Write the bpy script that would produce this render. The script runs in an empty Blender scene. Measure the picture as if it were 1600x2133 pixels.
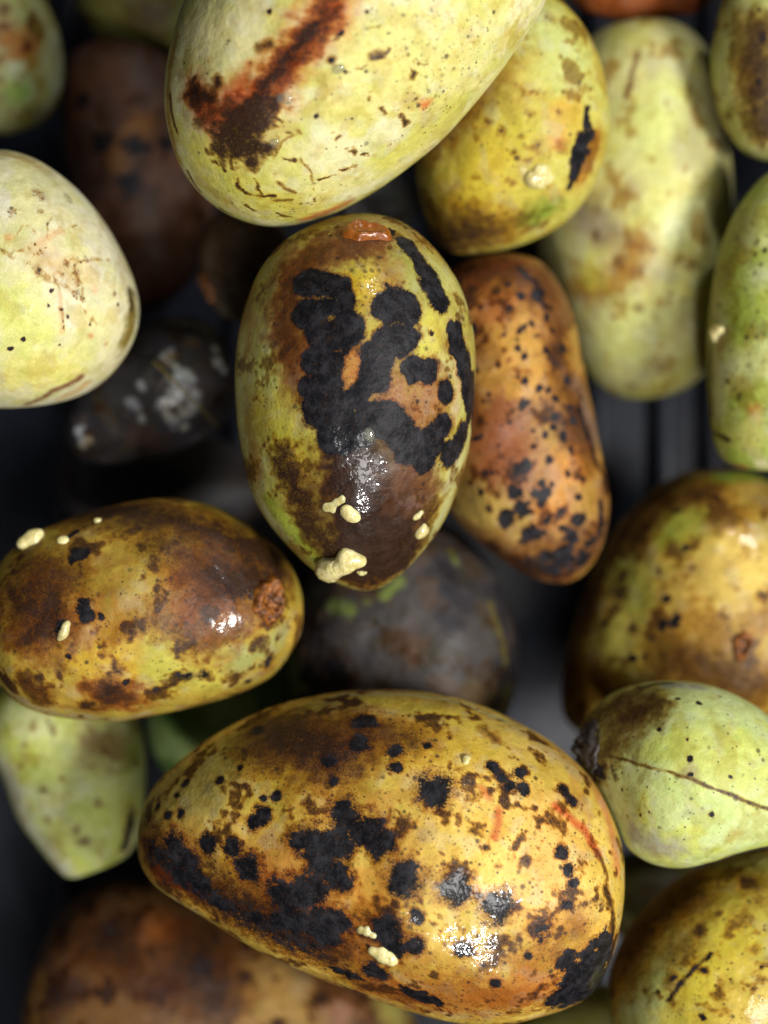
import bpy, math, random
import numpy as np
from mathutils import Matrix, Vector

# ------------------------------------------------------------------ camera, light, exposure
sc = bpy.context.scene
col = sc.collection
D = 550.0                  # mm from the lens to the plane z = 0
MM = 228.0 / 1600.0        # mm per photo pixel on that plane

cam_data = bpy.data.cameras.new("camera")
cam = bpy.data.objects.new("camera", cam_data)
col.objects.link(cam)
cam.location = (0, 0, D * 0.001)
cam_data.sensor_fit = 'HORIZONTAL'
cam_data.sensor_width = 36.0
cam_data.lens = 36.0 * D / 228.0
cam_data.clip_start = 0.02
cam_data.clip_end = 20
cam_data.dof.use_dof = True
cam_data.dof.focus_distance = (D - 24.0) * 0.001
cam_data.dof.aperture_fstop = 4.2
cam_data.dof.aperture_blades = 0
sc.camera = cam

world = bpy.data.worlds.new("World")
sc.world = world
world.use_nodes = True
wb = world.node_tree.nodes["Background"]
wb.inputs[0].default_value = (0.75, 0.86, 1.0, 1)
wb.inputs[1].default_value = 0.035


def area_lamp(name, loc, target, size, power, colour=(1, 1, 1), size_y=None):
    d = bpy.data.lights.new(name, 'AREA')
    d.shape = 'RECTANGLE' if size_y else 'DISK'
    d.size = size
    if size_y:
        d.size_y = size_y
    d.energy = power
    d.color = colour
    o = bpy.data.objects.new(name, d)
    col.objects.link(o)
    o.location = loc
    o.rotation_euler = (Vector(target) - Vector(loc)).to_track_quat('-Z', 'Y').to_euler()
    return o


area_lamp("ceiling_lamp", (0.80, -0.20, 1.00), (0.02, 0, 0), 0.30, 21.5, (1.0, 0.98, 0.94))
area_lamp("ceiling_lamp", (0.32, -0.50, 1.45), (0, 0, 0), 0.60, 6.5, (1.0, 0.98, 0.94))
area_lamp("ceiling_lamp", (0.14, -0.88, 0.86), (0, 0, 0), 0.09, 5.0, (1.0, 0.98, 0.95))
area_lamp("ceiling_lamp", (0.50, 0.95, 0.74), (0, 0, 0), 0.10, 4.5, (0.95, 0.98, 1.0))

sc.view_settings.view_transform = 'Standard'
sc.view_settings.look = 'None'
sc.view_settings.exposure = 0.0
sc.view_settings.gamma = 1.0
sc.view_settings.use_curve_mapping = False
sc.render.engine = 'CYCLES'
sc.cycles.use_denoising = True
sc.cycles.max_bounces = 4
sc.cycles.diffuse_bounces = 2
sc.cycles.glossy_bounces = 2

# ------------------------------------------------------------------ small helpers


def lin(c):
    out = []
    for v in c[:3]:
        v = v / 255.0
        out.append(v / 12.92 if v <= 0.04045 else ((v + 0.055) / 1.055) ** 2.4)
    return np.array(out)


def fbm(p, size, seed, octaves=3):
    """isotropic random field (sum of random waves), spread about 0.4; size = feature size in mm"""
    rng = np.random.RandomState(seed)
    n = 14 * octaves
    f = 2.0 ** rng.uniform(0, octaves, n) / (2.0 * size)
    d = rng.normal(size=(3, n))
    d /= np.linalg.norm(d, axis=0)
    a = f ** -0.85
    a *= 0.42 / math.sqrt(0.5 * (a * a).sum())
    ph = rng.uniform(0, 2 * math.pi, n)
    w = p.astype(np.float32) @ (d * f * 2 * math.pi).astype(np.float32) + ph.astype(np.float32)
    return (np.sin(w) @ a.astype(np.float32)).astype(float)


def sstep(a, b, x):
    t = np.clip((x - a) / (b - a), 0, 1)
    return t * t * (3 - 2 * t)


# ------------------------------------------------------------------ materials
class NT:
    def __init__(self, name):
        self.mat = bpy.data.materials.new(name)
        self.mat.use_nodes = True
        self.nt = self.mat.node_tree
        self.bsdf = self.nt.nodes["Principled BSDF"]

    def n(self, kind, **kw):
        nd = self.nt.nodes.new(kind)
        for k, v in kw.items():
            setattr(nd, k, v)
        return nd

    def put(self, sock, val):
        if isinstance(val, bpy.types.NodeSocket):
            self.nt.links.new(val, sock)
        else:
            sock.default_value = val

    def math(self, op, a, b=None, c=None, clamp=False):
        nd = self.n('ShaderNodeMath', operation=op, use_clamp=clamp)
        self.put(nd.inputs[0], a)
        if b is not None:
            self.put(nd.inputs[1], b)
        if c is not None:
            self.put(nd.inputs[2], c)
        return nd.outputs[0]

    def step(self, x, lo, hi, to=1.0):
        nd = self.n('ShaderNodeMapRange', interpolation_type='SMOOTHSTEP')
        self.put(nd.inputs[0], x)
        nd.inputs[1].default_value = lo
        nd.inputs[2].default_value = hi
        nd.inputs[3].default_value = 0.0
        nd.inputs[4].default_value = to
        return nd.outputs[0]

    def mix(self, f, a, b, blend='MIX'):
        nd = self.n('ShaderNodeMix', data_type='RGBA', blend_type=blend)
        self.put(nd.inputs[0], f)
        self.put(nd.inputs[6], a)
        self.put(nd.inputs[7], b)
        return nd.outputs[2]

    def attr(self, name):
        return self.n('ShaderNodeAttribute', attribute_name=name)

    def noise(self, vec, scale, detail=3.0, rough=0.55, dist=0.0):
        nd = self.n('ShaderNodeTexNoise')
        self.put(nd.inputs['Vector'], vec)
        nd.inputs['Scale'].default_value = scale
        nd.inputs['Detail'].default_value = detail
        nd.inputs['Roughness'].default_value = rough
        nd.inputs['Distortion'].default_value = dist
        return nd.outputs[0]


def rgba(c):
    l = lin(c)
    return (l[0], l[1], l[2], 1.0)


def skin_material():
    m = NT("pawpaw_skin")
    co = m.n('ShaderNodeTexCoord').outputs['Object']
    rnd = m.n('ShaderNodeObjectInfo').outputs['Random']
    off = m.n('ShaderNodeCombineXYZ')
    m.put(off.inputs[0], m.math('MULTIPLY', rnd, 7.31))
    m.put(off.inputs[1], m.math('MULTIPLY', rnd, 3.77))
    m.put(off.inputs[2], m.math('MULTIPLY', rnd, 5.13))
    add = m.n('ShaderNodeVectorMath', operation='ADD')
    m.put(add.inputs[0], co)
    m.put(add.inputs[1], off.outputs[0])
    vec = add.outputs[0]

    n_mid = m.noise(vec, 300, 4, 0.62)
    n_fine = m.noise(vec, 1700, 2, 0.6)
    c_mid = m.math('MULTIPLY', m.math('SUBTRACT', n_mid, 0.5), 2.6)
    c_fine = m.math('MULTIPLY', m.math('SUBTRACT', n_fine, 0.5), 2.6)

    tint = m.attr('tint').outputs['Color']
    spot = m.attr('spot').outputs['Fac']
    bruise = m.attr('bruise').outputs['Fac']
    wet = m.attr('wet').outputs['Fac']
    dots = m.attr('dots').outputs['Fac']

    # skin mottling: cloudy bloom and fine grain
    v = m.math('ADD', 0.97, m.math('ADD', m.math('MULTIPLY', c_mid, 0.22), m.math('MULTIPLY', c_fine, 0.16)))
    mul = m.n('ShaderNodeVectorMath', operation='SCALE')
    m.put(mul.inputs[0], tint)
    m.put(mul.inputs[3], v)
    skin = mul.outputs[0]

    # bruises: dull ochre rim, red-brown body, dark brown heart, grainy where they fade
    b = m.math('MULTIPLY_ADD', c_mid, m.math('MULTIPLY', bruise, 0.34), bruise)
    b = m.math('MULTIPLY_ADD', c_fine, m.math('MULTIPLY', bruise, 0.40), b)
    rim = m.mix(1.0, skin, (0.72, 0.54, 0.33, 1), 'MULTIPLY')
    skin = m.mix(m.step(b, 0.05, 0.42), skin, rim)
    body = m.mix(0.60, m.mix(1.0, tint, (0.34, 0.22, 0.12, 1), 'MULTIPLY'), (0.052, 0.0195, 0.0055, 1))
    skin = m.mix(m.step(b, 0.30, 0.72, 0.92), skin, body)
    heart = m.mix(m.step(n_mid, 0.3, 0.7), (0.008, 0.004, 0.003, 1), (0.034, 0.014, 0.008, 1))
    skin = m.mix(m.step(b, 0.68, 0.98, 0.95), skin, heart)

    # black sooty spots
    k = m.math('MULTIPLY_ADD', c_mid, 0.13, spot)
    k = m.math('MULTIPLY_ADD', c_fine, 0.36, k)
    live = m.step(spot, 0.02, 0.28)
    kmask = m.math('MULTIPLY', m.step(k, 0.40, 0.60), live)
    black = m.mix(m.step(m.math('ADD', n_mid, m.math('MULTIPLY', c_fine, 0.12)), 0.38, 0.72), (0.0045, 0.0045, 0.0062, 1), (0.0220, 0.0210, 0.0250, 1))
    halo = m.mix(1.0, skin, (0.60, 0.42, 0.30, 1), 'MULTIPLY')
    skin = m.mix(m.math('MULTIPLY', m.step(k, 0.04, 0.42), m.math('MULTIPLY', live, 0.85)), skin, halo)
    skin = m.mix(kmask, skin, black)

    # pin-head specks, two sizes
    speck_total = None
    for scale, rad, seed in ((520, 0.42, 0.0), (1150, 0.46, 0.31)):
        vo = m.n('ShaderNodeTexVoronoi', feature='F1')
        sh = m.n('ShaderNodeVectorMath', operation='ADD')
        m.put(sh.inputs[0], vec)
        sh.inputs[1].default_value = (seed, seed * 2, seed * 3)
        m.put(vo.inputs['Vector'], sh.outputs[0])
        vo.inputs['Scale'].default_value = scale
        sep = m.n('ShaderNodeSeparateColor')
        m.put(sep.inputs[0], vo.outputs['Color'])
        keep = m.math('LESS_THAN', sep.outputs[0], dots)
        r = m.math('MULTIPLY', m.math('ADD', 0.16, m.math('POWER', sep.outputs[1], 2.5)), rad)
        dd = m.math('ADD', vo.outputs['Distance'], m.math('ADD', m.math('MULTIPLY', c_mid, 0.06), m.math('MULTIPLY', c_fine, 0.07)))
        inside = m.math('DIVIDE', dd, r)
        s = m.math('MULTIPLY', m.math('SUBTRACT', 1.0, m.step(inside, 0.5, 1.3)), m.math('MULTIPLY', keep, m.math('MULTIPLY_ADD', sep.outputs[2], 0.6, 0.4)))
        speck_total = s if speck_total is None else m.math('MAXIMUM', speck_total, s)
    dust = m.math('MULTIPLY', m.step(n_fine, 0.60, 0.70), m.math('MULTIPLY', m.step(dots, 0.05, 0.6), 0.75))
    skin = m.mix(dust, skin, (0.050, 0.024, 0.010, 1))
    skin = m.mix(m.math('MULTIPLY', speck_total, 0.88), skin, (0.022, 0.013, 0.009, 1))

    m.put(m.bsdf.inputs['Base Color'], skin)
    rough = m.math('ADD', 0.50, m.math('MULTIPLY', c_mid, 0.08))
    rough = m.math('SUBTRACT', rough, m.math('MULTIPLY', wet, 0.18))
    m.put(m.bsdf.inputs['Roughness'], rough)
    m.put(m.bsdf.inputs['Specular IOR Level'], m.math('SUBTRACT', 0.24, m.math('MULTIPLY', kmask, 0.10)))
    m.put(m.bsdf.inputs['Coat Weight'], m.step(m.math('MULTIPLY_ADD', c_mid, 0.30, wet), 0.25, 0.75))
    m.bsdf.inputs['Coat Roughness'].default_value = 0.10
    m.bsdf.inputs['Coat IOR'].default_value = 1.58

    # relief
    bump = m.n('ShaderNodeBump')
    bump.inputs['Strength'].default_value = 0.35
    bump.inputs['Distance'].default_value = 0.0010
    nb = m.noise(vec, 420, 3, 0.65)
    m.put(bump.inputs['Height'], nb)
    m.put(m.bsdf.inputs['Normal'], bump.outputs[0])
    bump2 = m.n('ShaderNodeBump')
    bump2.inputs['Strength'].default_value = 0.30
    bump2.inputs['Distance'].default_value = 0.0010
    m.put(bump2.inputs['Height'], m.noise(vec, 450, 2, 0.6))
    m.put(m.bsdf.inputs['Coat Normal'], bump2.outputs[0])
    return m.mat


def pulp_material(name="fruit_pulp", clear=0.0):
    m = NT(name)
    m.bsdf.inputs['Transmission Weight'].default_value = clear
    co = m.n('ShaderNodeTexCoord').outputs['Object']
    n = m.noise(co, 500, 4, 0.6)
    c = m.mix(m.step(n, 0.3, 0.7), (0.55, 0.46, 0.17, 1), (0.78, 0.70, 0.36, 1))
    m.put(m.bsdf.inputs['Base Color'], c)
    m.bsdf.inputs['Roughness'].default_value = 0.22
    m.bsdf.inputs['Subsurface Weight'].default_value = 0.5
    m.bsdf.inputs['Coat Weight'].default_value = 0.8
    m.bsdf.inputs['Coat Roughness'].default_value = 0.06
    m.bsdf.inputs['Subsurface Radius'].default_value = (0.004, 0.003, 0.0012)
    m.bsdf.inputs['Subsurface Scale'].default_value = 0.5
    bump = m.n('ShaderNodeBump')
    bump.inputs['Strength'].default_value = 0.25
    bump.inputs['Distance'].default_value = 0.0006
    m.put(bump.inputs['Height'], m.noise(co, 600, 2))
    m.put(m.bsdf.inputs['Normal'], bump.outputs[0])
    return m.mat


def scar_material():
    m = NT("stem_scar_cork")
    co = m.n('ShaderNodeTexCoord').outputs['Object']
    n = m.noise(co, 420, 5, 0.7)
    c = m.mix(m.step(n, 0.36, 0.62), (0.07, 0.021, 0.004, 1), (0.32, 0.105, 0.013, 1))
    pit = m.step(m.noise(co, 900, 2), 0.34, 0.44)
    c = m.mix(pit, (0.02, 0.008, 0.004, 1), c)
    m.put(m.bsdf.inputs['Base Color'], c)
    m.bsdf.inputs['Roughness'].default_value = 0.32
    bump = m.n('ShaderNodeBump')
    bump.inputs['Strength'].default_value = 0.8
    bump.inputs['Distance'].default_value = 0.001
    m.put(bump.inputs['Height'], n)
    m.put(m.bsdf.inputs['Normal'], bump.outputs[0])
    return m.mat


def plain_material(name, colour, rough, var=0.3, scale=300.0, spec=0.5):
    m = NT(name)
    co = m.n('ShaderNodeTexCoord').outputs['Object']
    n = m.noise(co, scale, 4, 0.6)
    a = tuple(x * (1 - var) for x in colour) + (1,)
    b = tuple(min(1, x * (1 + var)) for x in colour) + (1,)
    m.put(m.bsdf.inputs['Base Color'], m.mix(n, a, b))
    m.bsdf.inputs['Roughness'].default_value = rough
    m.bsdf.inputs['Specular IOR Level'].default_value = spec
    bump = m.n('ShaderNodeBump')
    bump.inputs['Strength'].default_value = 0.25
    bump.inputs['Distance'].default_value = 0.0006
    m.put(bump.inputs['Height'], n)
    m.put(m.bsdf.inputs['Normal'], bump.outputs[0])
    return m.mat


def drop_material():
    m = NT("clear_juice")
    m.bsdf.inputs['Base Color'].default_value = (0.93, 0.92, 0.75, 1)
    m.bsdf.inputs['Roughness'].default_value = 0.04
    m.bsdf.inputs['Transmission Weight'].default_value = 0.9
    m.bsdf.inputs['IOR'].default_value = 1.34
    return m.mat


SKIN = skin_material()
PULP = pulp_material()
PULP_THIN = pulp_material('thin_pulp', 0.18)
SCAR = scar_material()
PLASTIC = plain_material("dark_grey_plastic", (0.016, 0.018, 0.027), 0.28, 0.25, 120.0, 0.4)
FRAY = plain_material("withered_blossom_end", (0.035, 0.028, 0.026), 0.55, 0.6, 700.0)
FIBRE = plain_material("dry_fibre", (0.30, 0.22, 0.05), 0.5, 0.3, 700.0)
DROP = drop_material()
WETSCAR = plain_material("wet_stem_scar", (0.22, 0.062, 0.007), 0.26, 0.85, 420.0)


# ------------------------------------------------------------------ mesh helpers
def grid_mesh(name, rings, pole_a, pole_b):
    """rings: (nu, nv, 3) closed round v, with one pole vertex at each end"""
    nu, nv, _ = rings.shape
    verts = np.concatenate([rings.reshape(-1, 3), [pole_a], [pole_b]]).astype(np.float32)
    ia = nu * nv
    i = np.arange(nu - 1)[:, None] * nv
    j = np.arange(nv)[None, :]
    j2 = (j + 1) % nv
    quads = np.stack([i + j, i + j2, i + nv + j2, i + nv + j], -1).reshape(-1, 4)
    jj = np.arange(nv)
    t1 = np.stack([np.full(nv, ia), (jj + 1) % nv, jj], -1)
    base = (nu - 1) * nv
    t2 = np.stack([np.full(nv, ia + 1), base + jj, base + (jj + 1) % nv], -1)
    me = bpy.data.meshes.new(name)
    me.vertices.add(len(verts))
    me.vertices.foreach_set('co', verts.ravel())
    loops = np.concatenate([quads.ravel(), t1.ravel(), t2.ravel()]).astype(np.int32)
    npoly = len(quads) + 2 * nv
    start = np.concatenate([np.arange(len(quads)) * 4, len(quads) * 4 + np.arange(2 * nv) * 3]).astype(np.int32)
    me.loops.add(len(loops))
    me.loops.foreach_set('vertex_index', loops)
    me.polygons.add(npoly)
    me.polygons.foreach_set('loop_start', start)
    me.polygons.foreach_set('use_smooth', np.ones(npoly, dtype=bool))
    me.update(calc_edges=True)
    return me


def link(name, me, mat, parent=None):
    o = bpy.data.objects.new(name, me)
    if mat is not None:
        me.materials.append(mat)
    col.objects.link(o)
    if parent is not None:
        o.parent = parent
    return o


def tag(o, label, cat, group=None):
    o['label'] = label
    o['category'] = cat
    if group:
        o['group'] = group


def ray(px, py):
    """direction from the lens through a photo pixel, z = -1"""
    return np.array([(px - 800) * MM / D, -(py - 1066.5) * MM / D, -1.0])


# ------------------------------------------------------------------ the fruit
FRUIT = {}
GROUP = 'ripe pawpaws heaped in the dark bin'


class Fruit:
    """One pawpaw: outline in plan, depth in mm below the lens plane z = 0, and its skin marks."""

    def __init__(self, key, label, outline, z, base, nu=150, nv=190, flat=0.94, lump=1.0, seed=1, wear=0.3,
                 second=None, third=None, parts=False, tilt=(0, 0), name='pawpaw_fruit', smooth=0.016):
        self.key, self.label, self.seed, self.z0, self.wear = key, label, seed, z, wear
        o = np.array(outline, float)
        c = 0.5 * (o.min(0) + o.max(0))
        d = ray(*c)
        P0 = np.array([0, 0, D]) + d * (D - z)
        ez = -d / np.linalg.norm(d)
        if tilt != (0, 0):
            ez = ez + np.array([tilt[0], tilt[1], 0.0])
            ez /= np.linalg.norm(ez)
        # outline on the plane through P0 across the sight line
        R = np.stack([ray(*p) for p in o])
        t = ((P0 - np.array([0, 0, D])) @ ez) / (R @ ez)
        P = np.array([0, 0, D]) + R * t[:, None]
        Q = P - P0
        u, s, vt = np.linalg.svd(Q - Q.mean(0), full_matrices=False)
        ex = vt[0] - ez * (vt[0] @ ez)
        ex /= np.linalg.norm(ex)
        ey = np.cross(ez, ex)
        x, y = Q @ ex, Q @ ey
        # closed Catmull-Rom, then a light smoothing
        n = len(x)
        pts = np.stack([x, y], 1)
        dense = []
        for i in range(n):
            p0, p1, p2, p3 = pts[i - 1], pts[i], pts[(i + 1) % n], pts[(i + 2) % n]
            for tt in np.linspace(0, 1, 60, endpoint=False):
                dense.append(0.5 * ((2 * p1) + (-p0 + p2) * tt + (2 * p0 - 5 * p1 + 4 * p2 - p3) * tt ** 2
                                    + (-p0 + 3 * p1 - 3 * p2 + p3) * tt ** 3))
        dense = np.array(dense)
        seg = np.linalg.norm(np.roll(dense, -1, 0) - dense, axis=1)
        L = np.concatenate([[0], np.cumsum(seg)])
        tt = np.linspace(0, L[-1], 1601)[:-1]
        cl = np.vstack([dense, dense[:1]])
        xs, ys = np.interp(tt, L, cl[:, 0]), np.interp(tt, L, cl[:, 1])
        f = np.fft.fftfreq(1600) * 1600
        g = np.exp(-0.5 * (f * smooth * 2 * np.pi / 1.0) ** 2 * 0.25)
        xs = np.fft.ifft(np.fft.fft(xs) * g).real
        ys = np.fft.ifft(np.fft.fft(ys) * g).real
        a, b = int(np.argmin(xs)), int(np.argmax(xs))
        br1 = np.arange(a, b + 1 if b > a else b + 1601) % 1600
        br2 = np.arange(b, a + 1 if a > b else a + 1601) % 1600
        xm, xM = xs[a], xs[b]
        th = np.linspace(0, math.pi, nu + 2)
        st = 0.5 * (xm + xM) - 0.5 * (xM - xm) * np.cos(th)
        y1 = np.interp(st, np.maximum.accumulate(xs[br1]), ys[br1])
        r2 = br2[::-1]
        y2 = np.interp(st, np.maximum.accumulate(xs[r2]), ys[r2])
        cy, w = 0.5 * (y1 + y2), 0.5 * np.abs(y2 - y1)
        # the centre line closes smoothly on the poles
        nfront = int(nv * 0.70)
        phi = np.concatenate([np.linspace(0, math.pi, nfront, endpoint=False),
                              np.linspace(math.pi, 2 * math.pi, nv - nfront, endpoint=False)])
        self.depth = flat * w.max()
        C, S = np.cos(phi)[None, :], np.sin(phi)[None, :]
        X = np.repeat(st[1:-1, None], nv, 1)
        Y = cy[1:-1, None] + w[1:-1, None] * C
        Z = flat * w[1:-1, None] * S
        rings = np.stack([X, Y, Z], -1)
        rad = np.stack([np.zeros_like(X), np.repeat(C, nu, 0), np.repeat(S, nu, 0)], -1)
        amt = lump * (0.75 * fbm(rings.reshape(-1, 3), 26, seed, 2) + 0.16 * fbm(rings.reshape(-1, 3), 7, seed + 3, 2))
        fade = np.clip(w[1:-1] / w.max() * 1.6, 0, 1)[:, None]
        edge = 0.25 + 0.75 * np.abs(S)          # keep the plan outline
        rings = rings + rad * (amt.reshape(nu, nv) * fade * edge)[..., None]
        rings[..., 2] += self.depth             # origin on the underside
        pa = np.array([st[0], cy[1], self.depth])
        pb = np.array([st[-1], cy[-2], self.depth])
        self.V = np.concatenate([rings.reshape(-1, 3), [pa], [pb]])
        self.Rm = np.stack([ex, ey, ez], 1)
        self.P0 = P0 - ez * self.depth
        self.me = grid_mesh('pawpaw_skin', rings * 0.001, pa * 0.001, pb * 0.001)
        M = Matrix([[*self.Rm[0], self.P0[0] * 0.001], [*self.Rm[1], self.P0[1] * 0.001],
                    [*self.Rm[2], self.P0[2] * 0.001], [0, 0, 0, 1]])
        if parts:
            self.root = bpy.data.objects.new(name, None)
            self.root.empty_display_size = 0.02
            col.objects.link(self.root)
            self.root.matrix_world = M
            self.skin = link('skin', self.me, SKIN, self.root)
        else:
            self.skin = self.root = link(name, self.me, SKIN)
            self.root.matrix_world = M
        tag(self.root, label, 'pawpaw', GROUP)
        W = self.V @ self.Rm.T + self.P0
        k = D / (D - W[:, 2])
        self.px = np.stack([800 + W[:, 0] * k / MM, 1066.5 - W[:, 1] * k / MM], 1)
        self.front = np.where(np.concatenate([(np.repeat(S, nu, 0) > -0.05).ravel(), [True, True]]))[0]
        self.back = np.concatenate([(np.repeat(S, nu, 0) < 0.05).ravel(), [False, False]])
        self.unit = MM * (D - z) / D
        # skin colour and marks
        N = len(self.V)
        self.st, self.cy, self.w, self.flat = st, cy, w, flat
        self.tint = np.tile(lin(base), (N, 1))
        if second is not None:
            self.tint = self._blend(self.tint, second, sstep(-0.15, 0.45, fbm(self.V, 22, seed + 11)))
        if third is not None:
            self.tint = self._blend(self.tint, third, sstep(0.05, 0.55, fbm(self.V, 15, seed + 23)) * 0.9)
        self.f = {k: np.zeros(N) for k in ('spot', 'bruise', 'wet', 'dots')}
        warp = np.stack([fbm(self.V, 3.6, seed + 31 + 5 * i, 4) for i in range(3)], 1)
        self.warp = warp
        FRUIT[key] = self

    def _blend(self, t, c, f):
        return t * (1 - f[:, None]) + lin(c)[None] * f[:, None]

    def at(self, px, py):
        q = self.px[self.front] - np.array([px, py])
        return self.V[self.front[np.argmin((q ** 2).sum(1))]]

    def normal(self, p):
        dd = ((self.V - p) ** 2).sum(1)
        near = self.V[dd < 16.0]
        u, s, vt = np.linalg.svd(near - near.mean(0), full_matrices=False)
        n = vt[2]
        c = np.array([p[0], 0, self.depth])
        return n if n @ (p - c) > 0 else -n

    def dist(self, pts, r, warp):
        P = [self.at(*p) for p in pts]
        V = self.V + self.warp * warp
        if len(P) == 1:
            return np.sqrt(((V - P[0]) ** 2).sum(1))
        best = None
        for a, b in zip(P[:-1], P[1:]):
            ab = b - a
            t = np.clip((V - a) @ ab / max(ab @ ab, 1e-9), 0, 1)
            q = V - (a + t[:, None] * ab)
            d2 = (q * q).sum(1)
            best = d2 if best is None else np.minimum(best, d2)
        return np.sqrt(best)

    def field(self, layer, pts, r, k=1.0, soft=None, warp=None):
        if isinstance(pts, tuple):
            pts = [pts]
        rm = r * self.unit
        d = self.dist(pts, rm, (0.55 * min(rm, 5.0)) if warp is None else warp)
        s = rm * (0.5 if soft is None else soft)
        v = np.clip(0.5 + (rm - d) / (2 * s), 0, 1) * k
        self.f[layer] = np.maximum(self.f[layer], v)
        return self

    def cut(self, pts, r, k=1.0, soft=0.8):
        rm = r * self.unit
        d = self.dist(pts if isinstance(pts, list) else [pts], rm, 0.8)
        v = np.clip(0.5 + (rm - d) / (2 * rm * soft), 0, 1) * k
        self.f['spot'] = np.minimum(self.f['spot'], 1 - v)
        return self

    def K(self, pts, r, k=1.0, soft=0.35, **kw):
        return self.field('spot', pts, r, k, soft, **kw)

    def KS(self, rows, k=1.0, soft=0.35, grow=1.0, warp=None, halo=0.0):
        for x, y, r in rows:
            if halo and r > 12:
                self.B((x, y), r * grow * 1.28, halo, 0.45)
            self.K((x, y), r * grow, k, soft, warp=None if warp is None else warp * r * self.unit)
        return self

    def B(self, pts, r, k=1.0, soft=0.6, **kw):
        return self.field('bruise', pts, r, k, soft, **kw)

    def BS(self, rows, soft=0.6):
        for x, y, r, k in rows:
            self.B((x, y), r, k, soft)
        return self

    def Wt(self, pts, r, k=1.0, soft=0.7):
        return self.field('wet', pts, r, k, soft)

    def Dt(self, pts, r, k=0.5, soft=0.8):
        return self.field('dots', pts, r, k, soft)

    def T(self, c, pts, r, k=1.0, soft=0.8):
        if isinstance(pts, tuple):
            pts = [pts]
        rm = r * self.unit
        d = self.dist(pts, rm, 0.4 * min(rm, 9.0))
        f = sstep(0, 1, np.clip(0.5 + (rm - d) / (2 * rm * soft), 0, 1)) * k
        self.tint = self._blend(self.tint, c, f)
        return self

    def TS(self, rows, soft=0.8):
        for c, x, y, r in rows:
            self.T(c, (x, y), r, 1.0, soft)
        return self

    def hidden(self, n_spot, n_bruise, rng):
        """marks on the underside, so that the fruit is as worn all round"""
        idx = np.where(self.back)[0]
        for i in range(n_spot + n_bruise):
            p = self.V[rng.choice(idx)]
            V = self.V + self.warp * 1.0
            d = np.sqrt(((V - p) ** 2).sum(1))
            r = rng.uniform(1.0, 4.5) if i < n_spot else rng.uniform(4, 10)
            lay = 'spot' if i < n_spot else 'bruise'
            v = np.clip(0.5 + (r - d) / (r if lay == 'bruise' else 0.7 * r), 0, 1) * self.back
            self.f[lay] = np.maximum(self.f[lay], v * rng.uniform(0.5, 1.0))

    def mottle(self):
        """cloudy drift of the skin colour towards green, ochre and a pale waxy bloom"""
        V, s = self.V, self.seed
        g = sstep(0.10, 0.55, fbm(V, 11, s + 41, 4) + 0.3 * fbm(V, 2.2, s + 47, 2)) * 0.6
        self.tint = self.tint * (1 - g[:, None]) + self.tint * np.array([0.87, 0.94, 0.78]) * g[:, None]
        o = sstep(0.05, 0.60, fbm(V, 8, s + 53, 4) + 0.3 * fbm(V, 1.8, s + 59, 2)) * 0.8
        self.tint = self.tint * (1 - o[:, None]) + self.tint * np.array([0.86, 0.78, 0.58]) * o[:, None]
        p = sstep(0.15, 0.75, fbm(V, 6, s + 61, 4)) * 0.42
        grey = self.tint.mean(1, keepdims=True)
        self.tint = self.tint * (1 - p[:, None]) + (self.tint * 0.62 + grey * 0.50) * p[:, None]
        lum = self.tint @ np.array([0.3, 0.6, 0.1])
        self.tint = self.tint * 0.94 + 0.06 * lum[:, None] * np.array([1.02, 1.0, 0.86])

    def finish(self):
        rng = random.Random(self.seed)
        self.mottle()
        V, s = self.V, self.seed
        n = fbm(V, 10, s + 71, 5) + 0.35 * fbm(V, 2.0, s + 73, 3)
        self.f['bruise'] = np.maximum(self.f['bruise'], self.wear * sstep(0.12, 0.85, n))
        self.f['dots'] = np.maximum(self.f['dots'], 0.5 * sstep(0.08, 0.35, self.f['bruise']) * sstep(0.95, 0.6, self.f['bruise']))
        self.f['dots'] = np.maximum(self.f['dots'], 0.8 * sstep(0.0, 0.15, self.f['spot']) * (self.f['spot'] < 0.6))
        self.hidden(7, 4, rng)
        N = len(self.V)
        a = self.me.attributes.new('tint', 'FLOAT_COLOR', 'POINT')
        a.data.foreach_set('color', np.concatenate([np.clip(self.tint, 0, 1), np.ones((N, 1))], 1).astype(np.float32).ravel())
        for k, v in self.f.items():
            a = self.me.attributes.new(k, 'FLOAT', 'POINT')
            a.data.foreach_set('value', v.astype(np.float32))

    def world(self, p):
        return self.Rm @ p + self.P0


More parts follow.
